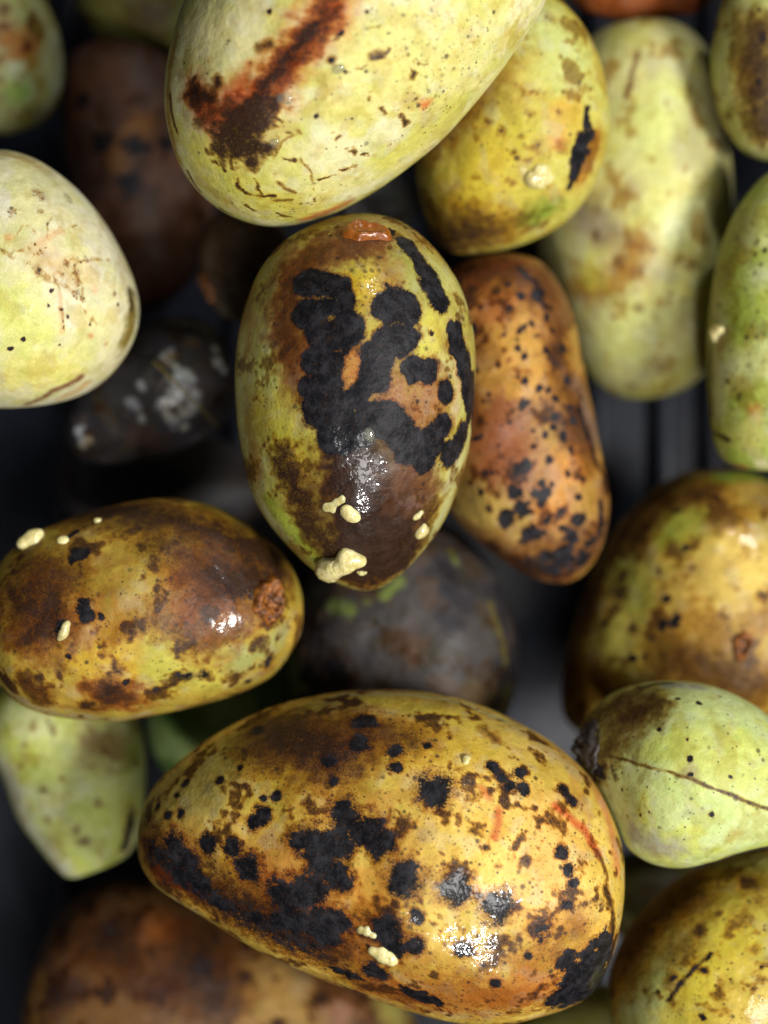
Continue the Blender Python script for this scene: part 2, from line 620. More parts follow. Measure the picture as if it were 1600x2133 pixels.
# ------------------------------------------------------------------ the bin
def bin_floor():
    root = bpy.data.objects.new('plastic_bin', None)
    col.objects.link(root)
    root.location = (0, 0, -0.142)
    root['kind'] = 'structure'
    root['label'] = 'dark grey plastic bin floor seen in the gaps between the fruit'

    def box(name, x0, x1, y0, y1, z0, z1, bev=0.0012):
        import bmesh
        bm = bmesh.new()
        bmesh.ops.create_cube(bm, size=1)
        for v in bm.verts:
            v.co = ((x0 + x1) / 2 + v.co.x * (x1 - x0), (y0 + y1) / 2 + v.co.y * (y1 - y0), (z0 + z1) / 2 + v.co.z * (z1 - z0))
        bmesh.ops.bevel(bm, geom=bm.edges[:], offset=bev, segments=3, profile=0.5, affect='EDGES')
        me = bpy.data.meshes.new(name)
        bm.to_mesh(me)
        bm.free()
        me.polygons.foreach_set('use_smooth', [True] * len(me.polygons))
        return link(name, me, PLASTIC, root)
    box('floor_panel', -0.30, 0.30, -0.36, 0.36, -0.006, 0.0)
    box('unseen_side_wall', -0.214, -0.208, -0.27, 0.27, 0.0005, 0.17)  # all four walls are out of view, added to block low-angle light
    box('unseen_side_wall', 0.208, 0.214, -0.27, 0.27, 0.0005, 0.17)
    box('unseen_end_wall', -0.207, 0.207, -0.276, -0.270, 0.0005, 0.17)
    box('unseen_end_wall', -0.207, 0.207, 0.270, 0.276, 0.0005, 0.17)
    for x in (-0.182, -0.118, -0.054, 0.010, 0.0795, 0.104, 0.122, 0.186):
        box('floor_rib', x - 0.0035, x + 0.0035, -0.262, 0.262, -0.002, 0.007, 0.002)


bin_floor()

# ------------------------------------------------------------------ the heap, front fruit first
exec_order = []

# pale yellow fruit at the top
F = Fruit('top', 'large pale yellow pawpaw with a ragged dark brown gash, topmost in the heap',
          [(385, 0), (362, 70), (347, 140), (343, 215), (354, 280), (376, 345), (415, 400), (468, 442), (530, 466), (592, 473),
           (660, 460), (725, 431), (790, 392), (850, 350), (910, 300), (957, 250), (1000, 200), (1041, 150), (1077, 100),
           (1110, 50), (1138, 0), (1150, -70), (1120, -170), (1030, -260), (890, -300), (720, -270), (560, -190), (450, -95)],
          12, (205, 197, 122), 330, 400, seed=3, wear=0.22, second=(207, 201, 148), third=(196, 189, 96), parts=False)
F.T((206, 196, 132), (450, 70), 90).T((196, 187, 74), [(420, 330), (520, 400), (600, 440)], 56).T((192, 186, 84), [(800, 340), (950, 220)], 40)
F.T((165, 128, 40), [(366, 80), (350, 200), (372, 330)], 16).T((208, 165, 70), [(560, 190), (650, 60), (700, 10)], 50, 0.8)
F.T((204, 195, 108), (840, 120), 90).T((190, 110, 40), [(640, 455), (720, 425)], 18, 0.9).T((205, 120, 50), (885, 217), 14)
F.T((176, 62, 20), [(405, 195), (440, 240), (500, 200), (560, 172), (632, 84), (690, 20)], 40, 0.9, 0.9)
F.B([(495, 250), (470, 285), (520, 300)], 43, 1.0, 0.4).B([(546, 212), (520, 260)], 38, 1.0, 0.4).B([(525, 320), (528, 340)], 15, 1.0).B([(465, 290), (455, 310)], 26, 1.0, 0.5)
F.B([(560, 172), (600, 120), (632, 84), (680, 30)], 29, 0.86, 0.8).B([(600, 120), (632, 82), (660, 50)], 17, 1.0).B([(556, 184), (590, 130)], 20, 1.0)
F.B([(400, 195), (428, 205)], 26, 0.98, 0.6).B((455, 172), 15, 0.95).B([(400, 175), (408, 160)], 8, 0.9).B([(410, 255), (480, 215)], 13, 0.75).B([(445, 185), (440, 230)], 12, 0.75)
F.B([(355, 200), (358, 240), (366, 270)], 8, 0.9).B([(392, 358), (416, 398)], 6, 1.0).B([(460, 435), (480, 445)], 5, 1.0)
for ln, r in (([(491, 375), (510, 401), (540, 409), (574, 409)], 4.5), ([(532, 375), (541, 403)], 3.5), ([(515, 428), (530, 436)], 5),
              ([(577, 446), (611, 451)], 3.5), ([(562, 221), (580, 222)], 3), ([(577, 244), (600, 256)], 3.5),
              ([(596, 266), (622, 277)], 3.5), ([(596, 330), (616, 335)], 3), ([(686, 280), (712, 274), (697, 291)], 3),
              ([(724, 315), (742, 318)], 3), ([(750, 320), (767, 323)], 3.2), ([(709, 351), (742, 349)], 4), ([(667, 370), (697, 366)], 2.6),
              ([(765, 58), (814, 54)], 2.4), ([(722, 150), (772, 128), (825, 101)], 2.0), ([(862, 122), (892, 132)], 2.4),
              ([(430, 310), (450, 345)], 4), ([(455, 335), (470, 352)], 4), ([(480, 322), (487, 350)], 4), ([(545, 290), (575, 318)], 4),
              ([(550, 325), (562, 322)], 3), ([(705, 80), (712, 92)], 2.6), ([(770, 192), (766, 208)], 4), ([(795, 225), (802, 236)], 5),
              ([(834, 240), (846, 254)], 5.5), ([(775, 114), (796, 114)], 6), ([(866, 150), (862, 160)], 5)):
    F.B(ln, r * 1.05, 1.0, 0.75, warp=0.9)
for ln, r in (([(622, 277), (585, 300), (570, 330)], 2.2), ([(656, 420), (649, 365), (626, 330)], 2.2), ([(574, 418), (608, 415)], 4),
              ([(660, 15), (720, -10)], 6), ([(540, 100), (560, 95)], 8), ([(690, 128), (694, 122)], 7), ([(610, 400), (580, 380)], 4)):
    F.B(ln, r * 1.3, 0.7, 0.8, warp=0.5)
F.KS([(561, 24, 6.5), (711, 67, 5.5), (690, 127, 6.5), (722, 150, 4.5), (660, 240, 6), (384, 130, 4), (765, 22, 4), (735, 245, 3)])
F.Dt([(850, 75), (960, 90)], 60, 0.75).Dt([(890, 150), (900, 230)], 40, 0.7).Dt([(700, 300), (520, 400)], 150, 0.12).Dt((800, 200), 90, 0.18)
F.Wt((705, 130), 30, 0.5).Wt((520, 290), 40, 0.6).Wt([(400, 200), (600, 110)], 30, 0.4)

# the ringed centre fruit
F = Fruit('centre', 'olive and brown pawpaw with big black sooty patches, upright in the middle of the heap',
          [(760, 445), (700, 451), (640, 474), (590, 506), (545, 560), (515, 630), (497, 700), (490, 780), (493, 860), (500, 930),
           (516, 1000), (541, 1060), (576, 1110), (620, 1158), (662, 1194), (715, 1220), (768, 1232), (812, 1213), (852, 1180),
           (892, 1135), (930, 1075), (960, 1000), (978, 920), (987, 830), (988, 740), (978, 660), (955, 590), (915, 530),
           (870, 485), (820, 455)],
          0, (160, 148, 62), 330, 400, seed=8, wear=0.62, second=(172, 165, 88), third=(150, 118, 48), parts=True, lump=1.4)
F.T((176, 172, 110), [(505, 700), (500, 850), (520, 990), (580, 1100)], 24).T((124, 78, 38), [(720, 500), (640, 540), (600, 620), (590, 700), (630, 760)], 56).T((128, 84, 44), [(800, 505), (720, 520)], 30)
F.T((140, 118, 60), [(760, 455), (840, 470)], 30).T((150, 146, 66), [(860, 530), (880, 600)], 40).T((196, 168, 22), (755, 592), 42)
F.T((188, 176, 66), [(900, 680), (890, 720)], 28).T((178, 124, 54), [(733, 750), (740, 790)], 30).T((178, 160, 60), (772, 690), 20)
F.T((148, 102, 58), [(830, 830), (880, 860), (900, 800)], 44).Dt([(830, 830), (880, 860), (900, 800)], 44, 0.6).T((172, 148, 96), [(940, 680), (955, 800), (945, 870)], 14)
F.T((186, 172, 52), [(560, 850), (600, 930), (640, 950)], 44).T((176, 176, 92), [(550, 800), (545, 760)], 30)
F.T((148, 158, 44), [(565, 1050), (620, 1120), (660, 1160)], 22).T((168, 164, 104), [(962, 950), (940, 1030), (905, 1105)], 18)
F.T((118, 84, 66), [(830, 1000), (880, 1020)], 50).T((100, 76, 68), [(860, 1060), (800, 1040)], 30)
F.B([(588, 955), (622, 1030), (650, 1112)], 34, 0.86, 0.55).B([(600, 990), (625, 1050)], 18, 1.0)
F.T((70, 44, 34), [(740, 980), (760, 1100), (800, 1160)], 90)
F.B([(735, 960), (740, 1040), (750, 1120), (770, 1190)], 66, 0.98, 0.35).B([(800, 1110), (850, 1120), (820, 1180)], 58, 0.98, 0.4)
F.B([(700, 965), (770, 955)], 28, 0.95, 0.35).B([(690, 1140), (720, 1200)], 40, 0.9, 0.5).B([(760, 510), (690, 515), (640, 545), (600, 620), (600, 720)], 40, 0.62, 0.9).B([(590, 740), (600, 720)], 16, 0.8)
F.B([(720, 500), (790, 500), (830, 490)], 15, 0.6).B((940, 900), 14, 0.4).B([(850, 1010), (900, 1020)], 34, 0.42).B((540, 830), 34, 0.3, 1.0)
F.KS([(642, 589, 30), (675, 592, 28), (701, 599, 30), (714, 625, 28), (642, 651, 30), (681, 664, 44), (727, 677, 30), (662, 690, 28),
      (707, 700, 36), (668, 712, 25), (675, 755, 40), (675, 797, 38), (640, 805, 16), (750, 815, 22), (824, 644, 44), (800, 641, 27),
      (847, 631, 26), (831, 703, 36), (805, 716, 30), (785, 748, 37), (782, 788, 31), (860, 768, 27), (890, 772, 27), (928, 817, 24),
      (951, 706, 19), (961, 740, 19), (972, 775, 16), (675, 852, 43), (707, 885, 45), (683, 911, 24), (727, 852, 40), (740, 893, 40),
      (772, 868, 30), (805, 875, 38), (831, 901, 36), (854, 930, 38), (886, 956, 32), (902, 917, 34), (922, 885, 25), (935, 943, 26),
      (961, 911, 20), (977, 869, 16), (690, 930, 16), (718, 930, 18)], 1.0, 0.22, 1.04, 0.14, 0.42)
F.K([(843, 505), (878, 552)], 19, 1.0, 0.3, warp=0.8).K([(890, 572), (914, 622)], 29, 1.0, 0.25, warp=0.8)
F.K([(948, 690), (954, 728)], 25, 1.0, 0.25, warp=0.8).K([(966, 745), (978, 830)], 30, 1.0, 0.25, warp=0.8).K([(984, 800), (982, 900)], 26, 1.0, 0.25, warp=0.8).K([(966, 900), (942, 950)], 26, 1.0, 0.25, warp=0.8)
F.KS([(632, 588, 27), (634, 655, 30), (655, 755, 30), (643, 806, 24), (658, 850, 30), (730, 690, 32), (850, 650, 30), (845, 700, 30)], 1.0, 0.22, 1.0, 0.14)
F.cut((690, 662), 9, 0.75).cut([(640, 622), (672, 616), (700, 622)], 3, 0.55).cut([(655, 728), (690, 734), (718, 728)], 3, 0.5).cut([(640, 778), (672, 772), (706, 778)], 3, 0.5)
F.cut([(735, 838), (740, 860), (730, 880)], 3, 0.45).cut([(798, 680), (840, 672)], 3, 0.55).cut([(900, 885), (912, 905)], 3, 0.55).cut([(690, 700), (720, 735)], 3, 0.4)
F.K((900, 695), 6, 0.8).K((815, 482), 10, 0.8).KS([(689, 470 + 20, 4), (805, 592, 4)])
F.Dt((755, 600), 50, 0.95).Dt([(560, 860), (640, 930)], 70, 0.30).Dt((890, 720), 40, 0.5).Dt([(540, 600), (520, 800), (560, 1020)], 60, 0.15)
F.Dt((740, 770), 34, 0.55)
F.B([(640, 1010), (660, 1080), (690, 1130)], 26, 0.5, 1.0).B([(900, 1060), (870, 1120)], 30, 0.8, 0.8)
F.T((150, 146, 128), [(950, 960), (930, 1020)], 12, 0.5)
F.Wt([(720, 960), (740, 1010)], 55, 1.0).Wt([(700, 1050), (780, 1070)], 40, 0.85).Wt((760, 590), 50, 0.55).Wt((890, 690), 40, 0.6)
F.Wt([(690, 600), (700, 590)], 24, 0.5)

# the large spotted fruit in front
F = Fruit('front', 'largest yellow pawpaw, covered in round black spots, lying across the lower middle',
          [(309, 1655), (291, 1715), (286, 1775), (312, 1836), (372, 1880), (450, 1925), (530, 1974), (620, 2018), (720, 2058), (820, 2096),
           (908, 2121), (980, 2133), (1050, 2135), (1134, 2115), (1215, 2085), (1258, 2030), (1283, 1955), (1297, 1860), (1294, 1770),
           (1275, 1700), (1240, 1634), (1190, 1581), (1130, 1536), (1060, 1496), (980, 1463), (900, 1445), (800, 1436), (720, 1440),
           (640, 1453), (560, 1476), (490, 1509), (420, 1551), (356, 1602)],
          -6, (190, 158, 54), 360, 400, seed=14, wear=0.85, lump=1.4, second=(206, 174, 72), third=(176, 132, 44))
F.T((146, 128, 54), [(320, 1690), (400, 1620), (560, 1520), (720, 1460)], 60).T((156, 138, 62), (440, 1640), 70).T((172, 148, 40), (560, 1630), 60)
F.T((186, 160, 50), [(760, 1460), (900, 1480), (980, 1500)], 34).T((172, 160, 100), [(700, 1450), (900, 1452), (1060, 1505)], 12)
F.T((204, 170, 40), [(850, 1560), (980, 1580)], 60).T((226, 186, 78), [(980, 1700), (1060, 1720), (1010, 1790)], 90).T((216, 170, 80), [(1150, 1730), (1130, 1860)], 70)
F.T((178, 150, 84), [(1080, 1520), (1200, 1610)], 22).T((188, 124, 60), [(1250, 1660), (1285, 1800)], 20).T((172, 110, 36), [(800, 2060), (1000, 2090), (1120, 2060)], 60)
F.T((166, 112, 36), [(560, 1820), (740, 1960)], 80).T((198, 140, 48), (760, 1870), 50).T((170, 90, 30), [(330, 1820), (420, 1860)], 24)
F.T((130, 66, 22), [(590, 1535), (700, 1555), (760, 1530)], 70, 0.6).B([(580, 1535), (690, 1560)], 80, 0.97, 0.8).B([(740, 1510), (860, 1545)], 50, 0.72, 0.9).B([(650, 1560), (690, 1590)], 30, 0.9, 0.8).B((740, 1530), 50, 0.6, 0.9).B([(860, 1540), (820, 1560)], 40, 0.45, 1.0)
F.T((198, 92, 30), [(1005, 1640), (1020, 1665)], 8, 0.7).T((196, 86, 28), [(1040, 1690), (1032, 1742)], 9, 0.85).T((190, 70, 26), [(1161, 1680), (1212, 1727), (1246, 1775)], 11, 0.85).B([(1246, 1775), (1264, 1830)], 7, 0.7)
F.B([(1262, 1850), (1276, 1950)], 12, 0.95).B([(1010, 1520), (1030, 1540)], 18, 0.6).B([(330, 1790), (430, 1850), (560, 1915), (680, 1970)], 66, 0.92, 0.9).K([(345, 1800), (430, 1865), (540, 1925), (650, 1975)], 48, 0.66, 0.95).K([(320, 1770), (400, 1830)], 34, 0.7, 0.7)
F.B([(640, 1980), (760, 2050), (860, 2080)], 40, 0.6, 0.9).B([(1130, 1990), (1200, 1940)], 50, 0.5, 1.0).B([(800, 1960), (780, 1920)], 40, 0.7).B((600, 1650), 30, 0.35)
F.B([(930, 2040), (1060, 2080)], 60, 0.42, 1.0)
F.KS([(537, 1521, 13), (758, 1504, 23), (751, 1547, 19), (683, 1586, 15), (501, 1600, 7), (459, 1625, 9), (387, 1631, 9), (368, 1657, 7), (576, 1657, 10),
      (550, 1662, 7), (693, 1628, 10), (543, 1700, 18), (530, 1716, 15), (377, 1693, 9), (348, 1696, 9), (329, 1680, 8), (481, 1768, 18),
      (430, 1758, 20), (364, 1761, 24), (390, 1794, 26), (377, 1826, 22), (462, 1885, 18), (537, 1911, 15), (820, 1565, 14), (824, 1598, 13),
      (891, 1555, 8), (1026, 1598, 12), (1043, 1619, 10), (1063, 1639, 11), (1090, 1642, 12), (1085, 1612, 12), (1175, 1649, 14), (1192, 1669, 13),
      (1168, 1777, 13), (1185, 1811, 12), (1195, 1838, 12), (1182, 1885, 11), (966, 1976, 18), (1100, 1990, 8), (1030, 2050, 9)], 1.0, 0.6, 1.1, 0.35, 0.4)
F.KS([(715, 1690, 27), (722, 1712, 25), (767, 1732, 33), (787, 1758, 28), (670, 1761, 40), (621, 1751, 22), (702, 1751, 34), (663, 1800, 28), (706, 1826, 28),
      (637, 1859, 34), (663, 1852, 25), (589, 1865, 38), (517, 1810, 28), (416, 1842, 27), (579, 1920, 22), (621, 1924, 34), (670, 1924, 38), (702, 1920, 30),
      (686, 1953, 25), (800, 1750, 26), (868, 1909, 16), (864, 1970, 20), (807, 1939, 33), (824, 1976, 25), (780, 2024, 27)], 1.0, 0.62, 1.04, 0.35, 0.45)
F.KS([(905, 1646, 35), (844, 1831, 36), (949, 1852, 34), (1040, 1889, 32)], 1.0, 0.75, 1.0, 0.3)
F.KS([(1131, 1933, 20), (1125, 1955, 12)], 0.75, 0.8)
F.K([(850, 2064), (908, 2088)], 18).K([(1250, 1995), (1215, 2035), (1190, 2070), (1258, 2040)], 58, 1.0, 0.4).K((1178, 1997), 20).K([(700, 2020), (740, 2035)], 16, 0.8)
F.Dt([(560, 1620), (900, 1620)], 90, 0.40).Dt([(950, 1720), (1150, 1800), (1120, 1950)], 150, 0.62).Dt([(1080, 1880), (1100, 2030), (950, 2080)], 90, 0.85).Dt((820, 1720), 90, 0.6)
F.Dt([(700, 1470), (900, 1500)], 60, 0.3)
F.Wt([(965, 1962), (1005, 1975)], 42, 1.0).Wt([(945, 1840), (1040, 1890)], 36, 0.8).Wt([(820, 1960), (760, 1800)], 60, 0.6).Wt((970, 1600), 60, 0.3).Wt([(1000, 2060), (1240, 2040)], 50, 0.55)

# left edge, pale cream
F = Fruit('cream', 'smooth pale cream-yellow pawpaw cut by the left edge, rusty scratches on its side',
          [(0, 312), (62, 326), (120, 360), (172, 406), (222, 470), (260, 540), (283, 600), (290, 645), (284, 692), (262, 740), (225, 785),
           (175, 820), (110, 840), (40, 848), (-30, 846), (-130, 815), (-210, 740), (-245, 620), (-220, 480), (-150, 380), (-70, 328)],
          -10, (207, 199, 152), 230, 280, seed=21, wear=0.10, second=(205, 198, 164), third=(203, 196, 134), lump=0.7)
F.T((192, 194, 92), [(20, 640), (60, 690)], 64, 0.9).T((208, 200, 106), [(20, 780), (140, 770)], 50).T((178, 160, 100), [(0, 318), (100, 360)], 16)
F.T((206, 174, 124), [(90, 530), (170, 570)], 30, 0.5).T((204, 124, 60), (19, 494), 9, 0.6).T((206, 140, 74), [(80, 505), (130, 480)], 7, 0.5)
F.T((126, 108, 40), [(276, 625), (274, 670), (260, 715)], 26).T((66, 48, 22), [(272, 615), (274, 640)], 14).T((128, 82, 56), [(165, 788), (110, 815), (56, 842)], 10).T((190, 160, 104), [(180, 800), (130, 828)], 14)
F.T((200, 134, 76), [(124, 612), (129, 690)], 5, 0.5).T((184, 100, 48), (189, 700), 7, 0.7).T((186, 116, 66), (221, 715), 5, 0.7).T((208, 156, 116), (200, 607), 9, 0.6)
for ln, r in (([(0, 516), (97, 572), (202, 674)], 2.3), ([(94, 557), (169, 539), (225, 540)], 2.3), ([(60, 470), (20, 500)], 2), ([(160, 470), (60, 520)], 2), ([(90, 530), (64, 468)], 2), ([(92, 530), (104, 455)], 2),
              ([(90, 530), (40, 520), (0, 530)], 2), ([(100, 545), (150, 600), (176, 650)], 2), ([(110, 560), (124, 612), (130, 690)], 2.2), ([(150, 575), (170, 540)], 2.4),
              ([(70, 560), (110, 590), (160, 600)], 2), ([(40, 440), (20, 448)], 2.2), ([(150, 560), (172, 590), (168, 625)], 2.2)):
    F.B(ln, r * 1.25, 0.6, 1.0, warp=0.9)
F.KS([(79, 400, 8), (90, 412, 7), (86, 441, 6), (26, 441, 7), (161, 570, 8), (163, 588, 8), (158, 612, 7), (172, 620, 5), (79, 560, 8), (84, 572, 6), (139, 550, 7),
      (180, 540, 6), (238, 612, 5)], 0.52, 0.9)
F.KS([(20, 726, 6), (47, 706, 4.5), (99, 636, 3.5), (131, 645, 3.5), (140, 660, 3.5), (188, 677, 3), (246, 634, 4), (108, 602, 4), (124, 720, 3)])
F.B([(100, 540), (160, 580)], 26, 0.22, 1.0).Wt((140, 415), 26, 0.6).Wt((50, 640), 40, 0.35)

# lower left, brown and yellow
F = Fruit('brown_yellow', 'yellow pawpaw with broad brown bruises and an orange stem scar, left of the middle',
          [(98, 1100), (171, 1071), (240, 1051), (309, 1040), (380, 1042), (447, 1057), (510, 1089), (560, 1125), (597, 1165), (626, 1225), (631, 1280),
           (622, 1330), (577, 1397), (528, 1430), (447, 1460), (340, 1486), (244, 1503), (162, 1499), (81, 1486), (24, 1455), (-18, 1400),
           (-36, 1320), (-30, 1240), (0, 1172), (44, 1130)],
          -14, (162, 138, 42), 250, 300, lump=1.5, seed=27, wear=0.85, second=(176, 146, 46), third=(150, 110, 34), parts=True)
F.T((178, 166, 64), [(330, 1180), (300, 1290), (330, 1370)], 46).T((186, 152, 26), [(180, 1370), (210, 1320), (260, 1390)], 46).T((178, 166, 60), [(340, 1390), (440, 1420)], 38)
F.T((176, 140, 24), (353, 1182), 34).T((150, 148, 80), [(500, 1380), (580, 1330)], 30).T((166, 160, 84), (458, 1352), 22).T((160, 140, 90), [(30, 1450), (130, 1490), (300, 1488)], 14)
F.T((140, 96, 30), [(420, 1180), (440, 1300)], 60).T((196, 196, 160), (627, 1320), 9)
F.B([(93, 1230), (70, 1300)], 66, 0.80, 0.7).B([(110, 1250), (100, 1290)], 34, 0.92).B([(120, 1080), (200, 1070)], 30, 0.8).B([(300, 1060), (406, 1085), (500, 1120)], 44, 0.72, 0.8)
F.B([(180, 1070), (300, 1070), (430, 1105), (530, 1150)], 58, 0.94, 0.8).B([(450, 1200), (540, 1210)], 62, 0.96, 0.7).B([(330, 1130), (400, 1160)], 50, 0.72, 1.0).B([(40, 1240), (100, 1300)], 60, 0.9, 0.8).B([(420, 1190), (480, 1180)], 60, 0.8, 0.9).B([(60, 1180), (140, 1200)], 50, 0.75, 0.9).B([(540, 1140), (580, 1190)], 50, 0.95, 0.7).B([(490, 1215), (530, 1225)], 42, 1.0, 0.5).B((426, 1247), 46, 0.72, 0.9).B([(340, 1300), (400, 1320)], 38, 0.62, 0.9)
F.T((150, 70, 26), [(200, 1440), (260, 1450)], 40, 0.7).T((140, 72, 26), [(90, 1230), (70, 1310), (430, 1240), (520, 1200)], 60, 0.6).B([(220, 1440), (250, 1450)], 40, 0.86, 0.6).B((230, 1440), 18, 1.0).B([(80, 1455), (50, 1420)], 26, 0.75).B((183, 1471), 18, 0.95).B((250, 1105), 34, 0.5)
F.B([(430, 1345), (500, 1300)], 30, 0.5).B((541, 1340), 20, 0.9).B((120, 1380), 26, 0.55).B([(610, 1350), (622, 1290)], 14, 0.6).B([(230, 1340), (330, 1270)], 20, 0.35)
F.KS([(162, 1154, 20), (150, 1113, 14), (177, 1262, 18), (178, 1282, 14), (211, 1284, 9), (142, 1369, 6), (126, 1304, 12), (262, 1418, 10)], 1.0, 0.3)
F.KS([(390, 1410, 17), (426, 1402, 15), (560, 1377, 18), (370, 1404, 8), (515, 1420, 9), (320, 1434, 7)], 0.72, 0.6)
F.Dt([(200, 1300), (350, 1250), (480, 1380)], 120, 0.42).Dt([(330, 1440), (550, 1390)], 50, 0.5).Dt((290, 1190), 30, 0.6)
F.Wt([(465, 1310), (490, 1295)], 22, 0.6).Wt([(470, 1210), (520, 1220)], 40, 0.65).Wt([(120, 1430), (170, 1480)], 30, 0.6).Wt((200, 1300), 60, 0.3)

# orange fruit right of the centre
F = Fruit('orange', 'orange-brown elongated pawpaw peppered with black spots, right beside the middle fruit',
          [(940, 562), (1000, 536), (1062, 528), (1122, 543), (1164, 588), (1192, 650), (1210, 725), (1224, 805), (1242, 885), (1258, 960),
           (1268, 1040), (1262, 1110), (1234, 1175), (1195, 1210), (1150, 1214), (1090, 1192), (1035, 1160), (985, 1120), (938, 1065),
           (905, 970), (890, 850), (888, 730), (902, 630)],
          -42, (134, 92, 38), 230, 260, seed=33, wear=0.85, lump=2.4, second=(114, 76, 36), third=(160, 120, 46))
F.T((128, 70, 44), [(980, 560), (1050, 545)], 44).T((188, 136, 50), [(1080, 690), (1100, 800)], 50).T((166, 100, 44), (1030, 640), 40).T((150, 94, 60), [(1040, 900), (1060, 980)], 60)
F.T((168, 138, 62), [(1000, 1060), (1060, 1080), (960, 1040)], 46).T((112, 88, 72), [(1195, 800), (1240, 920)], 20).T((190, 130, 56), [(1180, 980), (1150, 1060)], 40).T((120, 100, 60), (1130, 1180), 36)
F.B([(980, 570), (1060, 570), (1130, 600)], 46, 0.62, 0.9).B([(1010, 850), (1040, 950)], 50, 0.45, 1.0).B([(1160, 700), (1190, 850), (1225, 960)], 34, 0.6, 1.0).B([(1020, 1150), (1150, 1180)], 50, 0.72)
F.KS([(1084, 616, 9), (1120, 616, 15), (1079, 688, 7), (1092, 681, 6), (1107, 673, 7), (1141, 663, 8), (986, 680, 9), (1077, 726, 8), (1092, 741, 8), (1139, 733, 9), (1171, 729, 9),
      (1079, 784, 5), (1094, 794, 9), (1124, 807, 9), (1141, 814, 8), (1088, 843, 11), (1100, 843, 8), (1179, 794, 11), (1160, 831, 7), (1156, 871, 8), (1154, 892, 8), (1137, 905, 8),
      (1171, 909, 10), (994, 913, 9), (992, 771, 6), (1086, 980, 17), (1096, 968, 12), (1143, 956, 8), (1010, 988, 6), (1026, 984, 6), (1073, 1026, 16), (1128, 1003, 8), (1126, 1032, 20), (1090, 1062, 20),
      (1056, 1092, 18), (1141, 1083, 10), (1107, 1113, 22), (979, 1007, 7), (1001, 1026, 8), (1184, 986, 7), (1205, 1035, 7), (1192, 1117, 20), (1209, 1083, 16), (1175, 1156, 26),
      (1232, 1125, 16), (1217, 1160, 22), (1060, 1070, 14), (1150, 1010, 6), (1140, 1160, 14), (1170, 1100, 10), (1000, 640, 5), (1150, 1185, 16), (1195, 880, 8), (1110, 900, 4)], 1.0, 0.4)
F.K([(1085, 560), (1115, 590), (1135, 640)], 9, 0.7, 0.8).K([(1205, 850), (1222, 900), (1245, 970)], 10, 0.8, 0.7).K([(1250, 1050), (1252, 1110)], 12, 0.9).Dt((1100, 800), 130, 0.5).Dt((1120, 1000), 100, 0.6).K([(1090, 1175), (1200, 1185), (1245, 1120)], 30, 0.62, 0.9)
F.KS([(1060, 640, 6), (1050, 700, 5), (1040, 760, 6), (1120, 700, 5), (1020, 820, 6), (1060, 880, 6), (1110, 930, 7), (1040, 930, 5), (1190, 940, 9), (1215, 1000, 9), (1020, 1060, 9), (1170, 1060, 9), (1150, 760, 6), (1190, 850, 9), (1060, 590, 7), (1150, 690, 6)], 0.85, 0.6)

# second fruit beside the top one
F = Fruit('yellow_black_streak', 'yellow-green pawpaw with a jagged black streak, tucked behind the topmost fruit',
          [(1130, -30), (1180, 10), (1217, 55), (1246, 110), (1263, 180), (1270, 250), (1262, 320), (1240, 380), (1200, 440), (1150, 482), (1085, 510),
           (1020, 526), (960, 530), (918, 514), (893, 470), (874, 410), (866, 350), (876, 260), (910, 160), (970, 60), (1050, -20)],
          -30, (182, 168, 54), 230, 260, seed=39, wear=0.5, second=(186, 176, 76), third=(172, 146, 42))
F.T((182, 186, 104), [(1134, 60), (1190, 130)], 60).T((192, 170, 34), [(1030, 320), (980, 400)], 60).T((150, 122, 36), [(880, 330), (960, 250), (1030, 160)], 44).T((124, 140, 40), [(1144, 437), (1110, 455)], 30)  # brown down the left edge is shade beside the top fruit, painted in
F.T((176, 132, 36), [(1240, 290), (1215, 360)], 26).T((200, 120, 36), (1163, 290), 20, 0.8).T((186, 150, 40), (1180, 240), 40)
F.B([(925, 500), (990, 480)], 60, 0.92, 0.8).B([(890, 420), (920, 470)], 34, 0.7, 0.9).B([(1054, 465), (1090, 455)], 26, 0.5).B((1149, 40), 18, 0.4).B([(900, 330), (1000, 200)], 24, 0.4, 1.0).B((1170, 300), 18, 0.45).B([(1240, 290), (1225, 350)], 20, 0.5).B((930, 400), 40, 0.35, 1.0)  # faint upper-left stroke deepens the painted shade there, the rest are bruises
F.KS([(1228, 262, 9), (1236, 285, 10), (1208, 330, 15), (1195, 315, 9), (1215, 300, 15), (1226, 320, 9), (1204, 360, 11)], 1.0, 0.5)
F.K([(1224, 225), (1219, 268)], 10).K([(1214, 285), (1202, 345)], 17, 1.0, 0.4).K([(1234, 275), (1210, 310)], 11).K([(1198, 350), (1186, 388)], 9)
F.KS([(1020, 252, 8), (1044, 273, 9), (1085, 283, 6), (1068, 318, 7), (1076, 330, 6), (1168, 119, 7), (1165, 232, 6), (1175, 190, 5), (1230, 185, 6), (1100, 240, 3)], 0.6, 0.8)
F.Dt((1060, 320), 110, 0.25).Dt((1000, 430), 60, 0.4).Wt((1120, 370), 36, 0.5)

